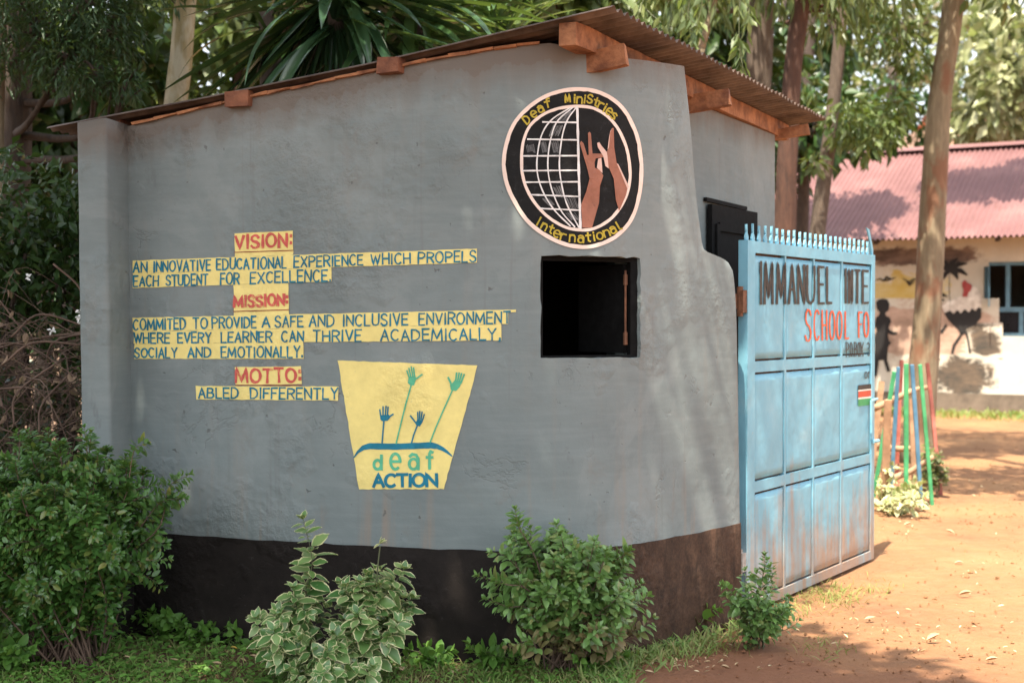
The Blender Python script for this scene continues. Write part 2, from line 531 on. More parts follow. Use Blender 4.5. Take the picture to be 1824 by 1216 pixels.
def wall_mesh(zlo, zhi_fn, zrows, off, hole, mat, name):
    fr = [i / 60 for i in range(61)]
    cols_a = [S0 + (WS0 - S0) * i / 44 for i in range(45)]
    cols_b = [WS0 + (WS1 - WS0) * i / 12 for i in range(1, 13)]
    nb = 16
    V = []; rows = []
    for zr in zrows:
        row = []
        sm_probe = smax(min(zr, 2.9))
        cols = cols_a + cols_b + [WS1 + (sm_probe - WS1) * i / nb for i in range(1, nb + 1)]
        ring = []
        for s in cols:
            x, y, nx, ny = wall_c(s)
            d = 0.006 * mnoise.noise(Vector((x * 2.2, y * 2.2, zr * 2.2))) if zr < 3 else 0
            ring.append((x + nx * (off + 0), y + ny * (off + 0)))
        x, y, nx, ny = wall_c(cols[-1])
        tx, ty = -ny, nx
        for k in range(1, 8):                        # rounded end of the wall
            a = math.pi * k / 8
            r = TH / 2 + off
            cx, cy = x - nx * TH / 2, y - ny * TH / 2
            ring.append((cx + nx * r * math.cos(a) + tx * r * 0.45 * math.sin(a), cy + ny * r * math.cos(a) + ty * r * 0.45 * math.sin(a)))
        for s in reversed(cols):
            x, y, nx, ny = wall_c(s)
            ring.append((x - nx * (TH + off), y - ny * (TH + off)))
        for (x, y) in ring:
            zt = zhi_fn(x, y)
            z = zr
            if zr > 2.0:
                z = 2.0 + (zr - 2.0) / 0.9 * (zt - 2.0)
            ri = len(row); ri2 = min(ri, len(ring) - 1 - ri)
            if hole and WZ0 - 1e-4 <= zr <= WZ1 + 1e-4 and len(cols_a) - 1 <= ri2 <= len(cols_a) - 1 + len(cols_b):
                q = 0.008 * mnoise.noise(Vector((x * 22, zr * 22, 3)))
                x += q; z += 0.007 * mnoise.noise(Vector((zr * 20, x * 25, 8)))
            if not hole and zr > 0.5: z += 0.007 * mnoise.noise(Vector((x * 6, y * 6, 1))) + 0.004 * mnoise.noise(Vector((x * 30, y * 30, 1)))
            V.append((x, y, z)); row.append(len(V) - 1)
        rows.append(row)
    n = len(rows[0])
    ncols = len(cols_a) + len(cols_b) + nb
    ia, ib = len(cols_a) - 1, len(cols_a) - 1 + len(cols_b)
    F = []
    def is_hole(j, i):
        if not hole: return False
        zm = (zrows[j] + zrows[j + 1]) / 2
        if not (WZ0 < zm < WZ1): return False
        return ia <= i < ib or ia <= n - 2 - i < ib
    for j in range(len(rows) - 1):
        for i in range(n - 1):
            if not is_hole(j, i):
                F.append((rows[j][i], rows[j][i + 1], rows[j + 1][i + 1], rows[j + 1][i]))
    for i in range(ncols - 1):                        # top and bottom
        F.append((rows[-1][i], rows[-1][i + 1], rows[-1][n - 2 - i], rows[-1][n - 1 - i]))
        F.append((rows[0][i + 1], rows[0][i], rows[0][n - 1 - i], rows[0][n - 2 - i]))
    e = ncols - 1
    F.append(tuple(rows[-1][e:n - e]))
    if hole:                                          # reveals
        jz = [j for j in range(len(zrows)) if WZ0 - 1e-6 <= zrows[j] <= WZ1 + 1e-6]
        for i in (ia, ib):
            for j in jz[:-1]:
                F.append((rows[j][i], rows[j][n - 1 - i], rows[j + 1][n - 1 - i], rows[j + 1][i]))
        for j in (jz[0], jz[-1]):
            for i in range(ia, ib):
                F.append((rows[j][i], rows[j][i + 1], rows[j][n - 2 - i], rows[j][n - 1 - i]))
    # left end
    for j in range(len(rows) - 1):
        F.append((rows[j][0], rows[j + 1][0], rows[j + 1][n - 1], rows[j][n - 1]))
    o = obj(name, V, F, mat, booth, smooth=False)
    bm = bmesh.new(); bm.from_mesh(o.data)
    bmesh.ops.recalc_face_normals(bm, faces=bm.faces[:]); bm.to_mesh(o.data); bm.free()
    o.data.polygons.foreach_set('use_smooth', [True] * len(o.data.polygons))
    try:
        o.data.set_sharp_from_angle(angle=R(50))
    except Exception: pass
    return o

PLZ = 0.53
zr = [PLZ - 0.04] + [PLZ + (WZ0 - PLZ) * i / 22 for i in range(1, 22)] + [WZ0 + (WZ1 - WZ0) * i / 12 for i in range(13)]
zr = zr + [z for z in (WZ1 + 0.012 * k for k in range(1, 10)) if z < 1.995] + [2.0 + 0.9 * k / 24 for k in range(25)]
def top_fn(x, y):
    r = x / y
    g = min(1, max(0, (r - 0.030) / 0.030))
    return roof_z(x, y) - 0.035 - 0.075 * g
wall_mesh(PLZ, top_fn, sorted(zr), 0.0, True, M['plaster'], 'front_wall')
wall_mesh(0, lambda x, y: 3, [-0.06 + (PLZ + 0.06) * i / 12 for i in range(13)], 0.006, False, M['plinth'], 'plinth')

# corner pier at the left end
def build_pier():
    c0 = W(200, 570, 6.78)
    q = [Vector((c0.x, c0.y, 0)), Vector((c0.x + 0.07, c0.y + 0.27, 0)), Vector((c0.x - 0.09, c0.y + 0.34, 0)), Vector((c0.x - 0.155, c0.y + 0.035, 0))]
    def ringat(z, lean):
        out = []
        n = len(q)
        for i in range(n):
            a, b, c = q[i - 1], q[i], q[(i + 1) % n]
            r = 0.018
            p1 = b + (a - b).normalized() * r; p2 = b + (c - b).normalized() * r
            for t in (0, 0.5, 1):
                p = (p1.lerp(b, t)).lerp(b.lerp(p2, t), t)
                out.append((p.x - lean * (z) * 0.012 + 0.004 * mnoise.noise(Vector((p.x * 7, z * 3, 1))), p.y + 0.004 * mnoise.noise(Vector((p.y * 7, z * 3, 5))), z))
        return out
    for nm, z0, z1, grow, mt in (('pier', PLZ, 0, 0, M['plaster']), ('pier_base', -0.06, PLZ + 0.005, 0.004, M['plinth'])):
        V = []; F = []
        n = 22
        for j in range(n + 1):
            for k, p in enumerate(ringat(0, 1)):
                zt = (roof_z(p[0], p[1]) - 0.03) if nm == 'pier' else z1
                z = z0 + (zt - z0) * j / n
                pr = ringat(z, 1)[k]
                cx, cy = c0.x - 0.04, c0.y + 0.16
                V.append((pr[0] + (pr[0] - cx) * grow * 8, pr[1] + (pr[1] - cy) * grow * 8, z))
        m = 12
        for j in range(n):
            for i in range(m):
                F.append((j * m + i, j * m + (i + 1) % m, (j + 1) * m + (i + 1) % m, (j + 1) * m + i))
        F.append(tuple(range(m))[::-1]); F.append(tuple(n * m + i for i in range(m)))
        obj(nm, V, F, mt, booth, smooth=True)
build_pier()

# side, back and left walls
SW0, SW1 = Vector((0.62, 7.02, 0)), Vector((1.755, 9.2, 0))
BW1 = Vector((-1.30, 10.3, 0))
LW1 = Vector((-2.02, 7.1, 0))
def slab(name, p, q, th, ztop_drop, mat, z0=-0.05, inward=1, sub=18):
    d = (q - p); L = d.length; d.normalize(); n = Vector((d.y, -d.x, 0))
    V = []; F = []
    m = sub
    for side in (0, 1):
        for i in range(m + 1):
            c = p + d * (L * i / m) - n * th * side * inward
            zt = roof_z(c.x, c.y) - ztop_drop
            for j in range(m + 1):
                V.append((c.x, c.y, z0 + (zt - z0) * j / m))
    k = (m + 1) ** 2
    for s in (0, 1):
        for i in range(m):
            for j in range(m):
                a = s * k + i * (m + 1) + j
                f = (a, a + m + 1, a + m + 2, a + 1)
                F.append(f if s == 0 else f[::-1])
    for i in range(m):
        a = i * (m + 1) + m; F.append((a, a + m + 1, k + a + m + 1, k + a))
        a = i * (m + 1); F.append((a + m + 1, a, k + a, k + a + m + 1))
    for i in (0, m):
        for j in range(m):
            a = i * (m + 1) + j
            f = (a, a + 1, k + a + 1, k + a)
            F.append(f)
    return obj(name, V, F, mat, booth)
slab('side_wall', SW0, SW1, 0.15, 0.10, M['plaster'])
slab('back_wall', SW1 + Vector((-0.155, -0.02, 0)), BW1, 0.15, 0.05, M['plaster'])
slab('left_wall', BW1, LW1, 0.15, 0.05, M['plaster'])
# concrete floor and dark inside lining seen through the hatch
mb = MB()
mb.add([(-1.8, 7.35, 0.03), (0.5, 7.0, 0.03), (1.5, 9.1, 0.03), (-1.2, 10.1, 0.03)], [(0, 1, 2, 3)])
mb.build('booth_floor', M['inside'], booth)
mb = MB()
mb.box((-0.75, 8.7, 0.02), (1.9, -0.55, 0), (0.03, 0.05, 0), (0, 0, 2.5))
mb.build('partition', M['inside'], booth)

# door in the side wall
dd = (SW1 - SW0).normalized(); dn = Vector((dd.y, -dd.x, 0))
M['black_metal'].node_tree.nodes['Principled BSDF'].inputs['Specular IOR Level'].default_value = 0.12
M['inside'].node_tree.nodes['Principled BSDF'].inputs['Specular IOR Level'].default_value = 0.1
def on_side(px):
    u, b, c = ray(px, 500)
    r = u / b
    # SW0 + t*dd with x/y = r
    t = (r * SW0.y - SW0.x) / (dd.x - r * dd.y)
    return t
t0, t1 = on_side(1256), on_side(1326)
door = None
mb = MB()
p0 = SW0 + dd * t0 + dn * 0.012
hgt = 2.24
sw = dn * 0.07
mb.box(p0 + Vector((0, 0, 0.03)), dd * (t1 - t0) + sw * 0.6, dn * 0.03, (0, 0, hgt))
door = mb.build('door', M['black_metal'], booth)
mb = MB()
for f0, f1, z0, z1 in ((0.06, 0.12, 0.1, hgt - 0.08), (0.88, 0.94, 0.1, hgt - 0.08)):
    a = p0 + (dd * (t1 - t0) + sw * 0.6) * f0 + dn * 0.033
    mb.box(a + Vector((0, 0, z0)), (dd * (t1 - t0) + sw * 0.6) * (f1 - f0), dn * 0.012, (0, 0, z1 - z0))
for z0 in (0.1, 1.05, hgt - 0.12):
    a = p0 + (dd * (t1 - t0) + sw * 0.6) * 0.122 + dn * 0.033
    mb.box(a + Vector((0, 0, z0)), (dd * (t1 - t0) + sw * 0.6) * 0.755, dn * 0.010, (0, 0, 0.05))
mb.build('door_stiffener', M['black_metal'], door)
mb = MB()
mb.box(SW0 + dd * (t0 - 0.04) + dn * 0.004 + Vector((0, 0, hgt + 0.045)), dd * (t1 - t0 + 0.02), dn * 0.02, (0, 0, 0.022))
mb.build('lintel', M['black_metal'], booth)

# roof sheet
def build_roof():
    waves = 50; per = 8
    nu, nv = waves * per, 10
    V = []
    for i in range(nu + 1):
        u = i / nu
        a = RA.lerp(RB, u); b = RD.lerp(RC, u)
        jag = 0.012 * mnoise.noise(Vector((u * 14, 3.3, 0)))
        for j in range(nv + 1):
            v = j / nv
            p = (a + (a - b).normalized() * jag).lerp(b, v)
            sag = -0.022 * math.sin(math.pi * v) * (1 - u) + 0.006 * mnoise.noise(Vector((u * 9, v * 4, 7)))
            V.append((p.x, p.y, p.z + 0.02 + sag + 0.012 * math.sin(2 * math.pi * u * waves)))
    F = [(i * (nv + 1) + j, i * (nv + 1) + j + 1, (i + 1) * (nv + 1) + j + 1, (i + 1) * (nv + 1) + j) for i in range(nu) for j in range(nv)]
    rf = obj('roof', V, F, M['tin'], booth, smooth=True)
    md = rf.modifiers.new('thick', 'SOLIDIFY'); md.thickness = 0.0015
    ed = (RB - RA).normalized()
    fd = (RA - RD).normalized()
    # purlins run along the right eave
    for k, v in enumerate((0.075, 0.36, 0.63, 0.885)):
        a = RA.lerp(RD, v); b = RB.lerp(RC, v)
        dirn = (b - a).normalized()
        h = 0.105 if k == 0 else 0.075
        over = (0.00, 0.055, 0.05, -0.02)[k]
        p = a - dirn * over + Vector((0, 0, -h / 2 + 0.008)) + dirn * 0.04
        q = b + Vector((0, 0, -h / 2 + 0.008)) - dirn * 0.06
        mb = MB(); mb.beam(p, q, 0.085 if k == 0 else 0.115, h, wob=0.003 if k == 0 else 0.008)
        mb.build('purlin', M['timber'] if k == 0 else M['timber_dark'], rf)
    # rafters poke out under the eave purlin
    r1 = fd
    for (px, py0, py1, Y) in ((1115, 80, 117, 6.385), (1300, 158, 188, 7.62), (1441, 221, 239, 9.22)):
        top, bot = W(px, py0, Y), W(px, py1, Y)
        c = (top + bot) / 2
        h = (top - bot).z
        mb = MB(); mb.beam(c, c - fd * (0.34 if Y < 7 else 2.2), 0.06, h, wob=0.004)
        mb.build('rafter', M['timber'], rf)
    # thin wall plate showing above the plaster
    mb = MB()
    pts = [wall_c(wall_s(px)) for px in range(240, 1000, 40)]
    for (x0, y0, a0, b0), (x1, y1, a1, b1) in zip(pts[:-1], pts[1:]):
        z0, z1 = roof_z(x0, y0) - 0.030, roof_z(x1, y1) - 0.030
        mb.beam(Vector((x0 + a0 * 0.004, y0 + b0 * 0.004, z0)), Vector((x1 + a1 * 0.004, y1 + b1 * 0.004, z1)), 0.03, 0.012, wob=0.004)
    mb.build('wall_plate', M['timber'], rf)
build_roof()

# hatch window
def build_hatch():
    hatch = None
    x0, y0, nx, ny = wall_c(WS0); x1, y1, nx1, ny1 = wall_c(WS1)
    n = Vector(((nx + nx1) / 2, (ny + ny1) / 2, 0)).normalized()
    a = Vector((x0, y0, 0)) - n * 0.055; b = Vector((x1, y1, 0)) - n * 0.055
    d = (b - a); L = d.length; d.normalize()
    z0, z1 = WZ0, WZ1
    mb = MB()
    w = 0.022; t = 0.035
    mb.box(a + Vector((0, 0, z0)), d * L, n * t, (0, 0, 0.012))
    mb.box(a + Vector((0, 0, z1 - w)), d * L, n * t, (0, 0, w + 0.003))
    mb.box(a + Vector((0, 0, z0 + 0.012)), d * 0.02, n * t, (0, 0, z1 - z0 - w - 0.012))
    mb.box(b - d * 0.045 + Vector((0, 0, z0 + 0.012)), d * 0.045, n * t, (0, 0, z1 - z0 - w - 0.012))
    hatch = mb.build('window_frame', M['black_metal'], booth)
    # steel shutter swung inwards on the right jamb
    h0 = b - d * 0.055 - n * 0.004
    sd = (-d * math.cos(R(79)) - n * math.sin(R(79)))
    sn = Vector((-sd.y, sd.x, 0))
    mb = MB()
    mb.box(h0 + Vector((0, 0, z0 + 0.02)), sd * 0.36, sn * 0.006, (0, 0, z1 - z0 - 0.05))
    mb.box(h0 + Vector((0, 0, z0 + 0.02)) - sn * 0.02, sd * 0.025, sn * 0.018, (0, 0, z1 - z0 - 0.05))
    sh = mb.build('shutter', M['black_metal'], booth)
    mb = MB()
    c = b - d * 0.06 + n * 0.012
    mb.tube([c + Vector((0, 0, z0 + 0.06)), c + Vector((0, 0, z1 - 0.06))], 0.006, 8)
    mb.tube([c + Vector((0, 0, z0 + 0.06)), c + Vector((0, 0, z0 + 0.12))], 0.011, 8)
    mb.tube([c + Vector((0, 0, z1 - 0.13)), c + Vector((0, 0, z1 - 0.08))], 0.011, 8)
    mb.build('bolt', M['rust'], sh)
    mb = MB()
    c = h0 + sd * 0.16 + Vector((0, 0, z1 - 0.06)) - sn * 0.004
    mb.box(c, sd * 0.03, -sn * 0.01, (0, 0, 0.025))
    mb.build('latch', M['pale_block'], sh)  # pale block added to stand in for a small sunlit spot inside
    # render patch sill
build_hatch()

# ------------------------------------------------------------------ brush lettering
def arc(cx, cy, rx, ry, a0, a1, n=12):
    return [(cx + rx * math.cos(R(a0 + (a1 - a0) * i / n)), cy + ry * math.sin(R(a0 + (a1 - a0) * i / n))) for i in range(n + 1)]

GL = {
 'A': [[(0, 0), (.5, 1), (1, 0)], [(.2, .36), (.8, .36)]],
 'B': [[(0, 0), (0, 1)], [(0, 1), (.6, .98), (.82, .87), (.82, .68), (.6, .54), (0, .53)], [(.6, .54), (.95, .42), (1, .2), (.75, .03), (0, 0)]],
 'C': [arc(.55, .5, .55, .5, 48, 312, 16)],
 'D': [[(0, 0), (0, 1)], [(0, 1), (.5, .98), (.9, .78), (1, .5), (.9, .22), (.5, .02), (0, 0)]],
 'E': [[(1, 1), (0, 1), (0, 0), (1, 0)], [(0, .52), (.85, .52)]],
 'F': [[(1, 1), (0, 1), (0, 0)], [(0, .52), (.8, .52)]],
 'H': [[(0, 0), (0, 1)], [(1, 0), (1, 1)], [(0, .5), (1, .5)]],
 'I': [[(.5, 0), (.5, 1)]],
 'L': [[(0, 1), (0, 0), (1, 0)]],
 'M': [[(0, 0), (.08, 1), (.5, .15), (.92, 1), (1, 0)]],
 'N': [[(0, 0), (0, 1), (1, 0), (1, 1)]],
 'O': [arc(.5, .5, .5, .5, 90, 450, 20)],
 'P': [[(0, 0), (0, 1), (.65, .98), (1, .84), (1, .64), (.65, .48), (0, .47)]],
 'R': [[(0, 0), (0, 1), (.65, .98), (.98, .84), (.98, .66), (.65, .5), (0, .48)], [(.5, .48), (1, 0)]],
 'S': [[(.95, .82), (.75, .97), (.4, 1), (.1, .88), (.05, .68), (.25, .55), (.7, .46), (.97, .3), (.92, .1), (.6, 0), (.25, .02), (0, .18)]],
 'T': [[(0, 1), (1, 1)], [(.5, 1), (.5, 0)]],
 'U': [[(0, 1), (0, .3), (.12, .08), (.5, 0), (.88, .08), (1, .3), (1, 1)]],
 'V': [[(0, 1), (.5, 0), (1, 1)]],
 'W': [[(0, 1), (.25, 0), (.5, .85), (.75, 0), (1, 1)]],
 'X': [[(0, 0), (1, 1)], [(0, 1), (1, 0)]],
 'Y': [[(0, 1), (.5, .5), (1, 1)], [(.5, .5), (.5, 0)]],
 '.': [[(.3, .0), (.3, .13)]],
 ',': [[(.5, .14), (.5, 0), (.2, -.14)]],
 ':': [[(.4, .72), (.4, .85)], [(.4, .2), (.4, .33)]],
 '0': [arc(.5, .5, .5, .5, 90, 450, 20)],
 '1': [[(.2, .8), (.5, 1), (.5, 0)]],
 '3': [[(0, .9), (.5, 1), (.95, .85), (.9, .62), (.4, .54), (.95, .42), (1, .18), (.6, 0), (.05, .1)]],
 'd': [arc(.45, .33, .45, .33, 20, 380, 16), [(.92, 1), (.92, 0)]],
 'e': [[(.05, .36), (.98, .36)] , arc(.5, .36, .48, .36, 0, 305, 16)],
 'a': [arc(.45, .25, .42, .25, 0, 360, 14), [(.1, .62), (.35, .72), (.7, .68), (.9, .5), (.9, 0)]],
 'f': [[(1, .95), (.72, 1), (.5, .86), (.5, 0)], [(.05, .66), (.95, .66)]],
 'i': [[(.5, 0), (.5, .62)], [(.5, .82), (.5, .92)]],
 'n': [[(.05, 0), (.05, .68)], [(.05, .48), (.3, .66), (.7, .66), (.92, .48), (.92, 0)]],
 's': [[(.9, .56), (.55, .68), (.15, .56), (.2, .42), (.75, .3), (.9, .14), (.5, 0), (.08, .1)]],
 't': [[(.5, .95), (.5, .1), (.8, 0)], [(.1, .66), (.95, .66)]],
 'r': [[(.1, 0), (.1, .68)], [(.1, .42), (.4, .64), (.9, .6)]],
 'o': [arc(.5, .33, .48, .33, 90, 450, 16)],
 'l': [[(.3, 1), (.3, .12), (.75, 0)]],
}
GW = {'I': .18, 'M': 1.25, 'W': 1.25, '.': .25, ',': .3, ':': .3, 'i': .25, '1': .4, 'E': .78, 'F': .75, 'L': .75, 'O': 1.05, 'D': .95, 'S': .85}

def ribbon(mb, pts, wid, surf, off, step=4.0, jit=0.0):
    """flat brush stroke in picture pixels laid on a surface"""
    P = [np.array(pts[0], float)]
    for q in pts[1:]:
        q = np.array(q, float); p = P[-1]
        n = max(1, int(np.hypot(*(q - p)) / step))
        for i in range(1, n + 1): P.append(p + (q - p) * i / n)
    n = len(P)
    L = []; Rr = []
    closed = np.hypot(*(P[0] - P[-1])) < 0.6 and n > 6
    ph = random.uniform(0, 9)
    for i in range(n):
        if closed: t = P[(i + 1) % (n - 1)] - P[(i - 1) % (n - 1)]
        else:
            t = P[min(i + 1, n - 1)] - P[max(i - 1, 0)]
        l = np.hypot(*t)
        t = t / l if l > 1e-6 else np.array([1.0, 0])
        nn = np.array([-t[1], t[0]])
        w = wid(i / (n - 1)) if callable(wid) else wid
        w *= 1 + jit * math.sin(i * 0.9 + ph) + jit * random.uniform(-.6, .6)
        c = P[i]
        if not closed:
            if i == 0: c = c - t * w * 0.35
            if i == n - 1: c = c + t * w * 0.35
        # mitre
        k = 1.0
        if 0 < i < n - 1:
            t1 = P[i] - P[i - 1]; t2 = P[i + 1] - P[i]
            l1, l2 = np.hypot(*t1), np.hypot(*t2)
            if l1 > 1e-6 and l2 > 1e-6:
                cs = max(-1, min(1, float(np.dot(t1, t2) / l1 / l2)))
                k = min(1.7, 1 / max(0.3, math.sqrt((1 + cs) / 2)))
        L.append(c + nn * w / 2 * k); Rr.append(c - nn * w / 2 * k)
    vs = []
    for a, b in zip(L, Rr):
        vs.append(surf(a[0], a[1], off)); vs.append(surf(b[0], b[1], off))
    mb.add(vs, [(2 * i, 2 * i + 1, 2 * i + 3, 2 * i + 2) for i in range(n - 1)])

_lo = [0]
def word(mb, txt, x0, x1, top, bot, wid, surf, off, jit=0.17, gap=0.34, wob=0.05):
    """txt between picture columns x0..x1; top/bot are functions of x"""
    ws = [GW.get(c, 0.9) for c in txt]
    tot = sum(ws) + gap * (len(txt) - 1)
    k = (x1 - x0) / tot
    x = x0
    for c, w in zip(txt, ws):
        dw = w * k
        r = [random.uniform(-wob, wob) for _ in range(4)]
        sh = random.uniform(-.03, .03)
        for st in GL[c]:
            _lo[0] = (_lo[0] + 1) % 7
            pts = []
            for (u, v) in st:
                xx = x + dw * (u + r[0] * 0.5 + sh * (v - .5) * 2)
                t, b = top(xx), bot(xx)
                h = b - t
                t += r[1] * h; b += r[2] * h * 0.6
                inset = wid / 2
                pts.append((xx, (b - inset) + (t + inset - b + inset) * v))
            ribbon(mb, pts, wid, surf, off + _lo[0] * 0.00012, jit=jit)
        x += dw + gap * k

def lin(x0, y0, x1, y1):
    return lambda x: y0 + (y1 - y0) * (x - x0) / (x1 - x0)

def quad_patch(mb, tl, tr, br, bl, surf, off, nx=None, rag=0.5):
    nx = nx or max(2, int(abs(tr[0] - tl[0]) / 9)); ny = max(2, int(abs(bl[1] - tl[1]) / 9))
    vs = []
    for j in range(ny + 1):
        for i in range(nx + 1):
            u, v = i / nx, j / ny
            x = (tl[0] * (1 - u) + tr[0] * u) * (1 - v) + (bl[0] * (1 - u) + br[0] * u) * v
            y = (tl[1] * (1 - u) + tr[1] * u) * (1 - v) + (bl[1] * (1 - u) + br[1] * u) * v
            if i in (0, nx) or j in (0, ny):
                x += random.uniform(-rag, rag); y += random.uniform(-rag, rag)
            vs.append(surf(x, y, off))
    mb.add(vs, [(j * (nx + 1) + i, (j + 1) * (nx + 1) + i, (j + 1) * (nx + 1) + i + 1, j * (nx + 1) + i + 1) for j in range(ny) for i in range(nx)])

def poly_patch(name, polys, surf, off, mat, parent, sub=0):
    bm = bmesh.new()
    for poly in polys:
        vs = [bm.verts.new((x, -y, 0)) for x, y in poly]
        try: bm.faces.new(vs)
        except ValueError: pass
    bmesh.ops.triangulate(bm, faces=bm.faces[:])
    for _ in range(sub):
        bmesh.ops.subdivide_edges(bm, edges=bm.edges[:], cuts=1, use_grid_fill=True)
    vs = [surf(v.co.x, -v.co.y, off) for v in bm.verts]
    bm.verts.index_update()
    fs = [tuple(v.index for v in f.verts) for f in bm.faces]
    bm.free()
    return obj(name, vs, fs, mat, parent)

def band(mb, outer, inner, surf, off):
    n = len(outer)
    vs = [surf(x, y, off) for x, y in outer] + [surf(x, y, off) for x, y in inner]
    mb.add(vs, [(i, (i + 1) % n, n + (i + 1) % n, n + i) for i in range(n)])

def build_statement():
    mb = MB()
    y = []
    q = quad_patch
    o1 = 0.003
    q(mb, (418, 416), (522, 411), (523, 446), (419, 449.5), PW, o1)
    q(mb, (419, 449.5), (523, 446), (523, 454), (419, 458), PW, o1)
    q(mb, (237, 464), (850, 443), (850, 467.5), (237, 488), PW, o1)
    q(mb, (237, 488), (590.5, 476.2), (591, 501), (237, 513), PW, o1)
    q(mb, (416.5, 507), (514, 503.6), (515, 553.5), (417, 556), PW, o1 - 0.0006)
    q(mb, (417, 556), (515, 553.5), (515, 560), (417, 563), PW, o1 - 0.0006)
    q(mb, (237, 566), (905, 551.5), (905, 577), (237, 590.5), PW, o1)
    q(mb, (905, 551.5), (919, 551), (919, 556), (905, 556.5), PW, o1)
    q(mb, (239, 590.5), (893, 577.3), (893, 606), (239, 612), PW, o1)
    q(mb, (240, 612), (541, 609.2), (541, 638.5), (240, 639), PW, o1)
    q(mb, (419, 653.5), (537, 652), (538, 684), (420, 685), PW, o1)
    q(mb, (349, 687), (603, 688), (603, 713), (350, 711), PW, o1)
    panel = mb.build('statement_panel', M['yellow'], booth)
    mb = MB(); O = 0.0052
    w = 2.8
    for t, a, b in (('AN', 239, 263), ('INNOVATIVE', 275, 376), ('EDUCATIONAL', 387, 511), ('EXPERIENCE', 525, 647), ('WHICH', 662, 731), ('PROPELS', 746, 848)):
        word(mb, t, a, b, lin(240, 465, 845, 445.5), lin(240, 487, 845, 467), w, PW, O)
    for t, a, b in (('EACH', 239, 283), ('STUDENT', 297, 371), ('FOR', 394, 427), ('EXCELLENCE.', 447, 591)):
        word(mb, t, a, b, lin(240, 491, 590, 479), lin(240, 512, 590, 502), w, PW, O)
    for t, a, b in (('COMMITED', 239, 331), ('TO', 345, 370), ('PROVIDE', 379, 457), ('A', 468, 481), ('SAFE', 491, 540), ('AND', 552, 596), ('INCLUSIVE', 612, 727), ('ENVIRONMENT', 747, 909)):
        word(mb, t, a, b, lin(240, 567.5, 900, 553.5), lin(240, 588.5, 900, 577), w, PW, O)
    for t, a, b in (('WHERE', 240, 303), ('EVERY', 318, 377), ('LEARNER', 395, 485), ('CAN', 503, 541), ('THRIVE', 559, 644), ('ACADEMICALLY,', 679, 893)):
        word(mb, t, a, b, lin(240, 592, 890, 583), lin(240, 612.5, 890, 606), w, PW, O)
    for t, a, b in (('SOCIALY', 241, 316), ('AND', 336, 376), ('EMOTIONALLY.', 395, 541)):
        word(mb, t, a, b, lin(240, 618.5, 540, 615), lin(240, 638, 540, 637.5), w, PW, O)
    for t, a, b in (('ABLED', 355, 425), ('DIFFERENTLY', 447, 602)):
        word(mb, t, a, b, lin(350, 689, 600, 690), lin(350, 710, 600, 711.5), w, PW, O)
    mb.build('blue_lettering', M['blue_letter'], panel)
    mb = MB()
    for t, a, b, tp, bt in (('VISION:', 421, 522, lin(420, 418, 522, 413), lin(420, 445, 522, 441)),
                            ('MISSION:', 418, 514, lin(418, 526, 514, 521.5), lin(418, 549, 514, 545)),
                            ('MOTTO:', 421, 538, lin(420, 655, 538, 654), lin(420, 683, 538, 682))):
        word(mb, t, a, b, tp, bt, 4.6, PW, O, jit=0.16)
    mb.build('red_lettering', M['red_letter'], panel)
    mb = MB()
    for p in ([(419, 449.5), (523, 446)], [(417, 554.5), (515, 551.5)], [(420, 685.5), (538, 686)]):
        ribbon(mb, p, 1.6, PW, O)
    mb.build('underline', M['line_red'], panel)
build_statement()

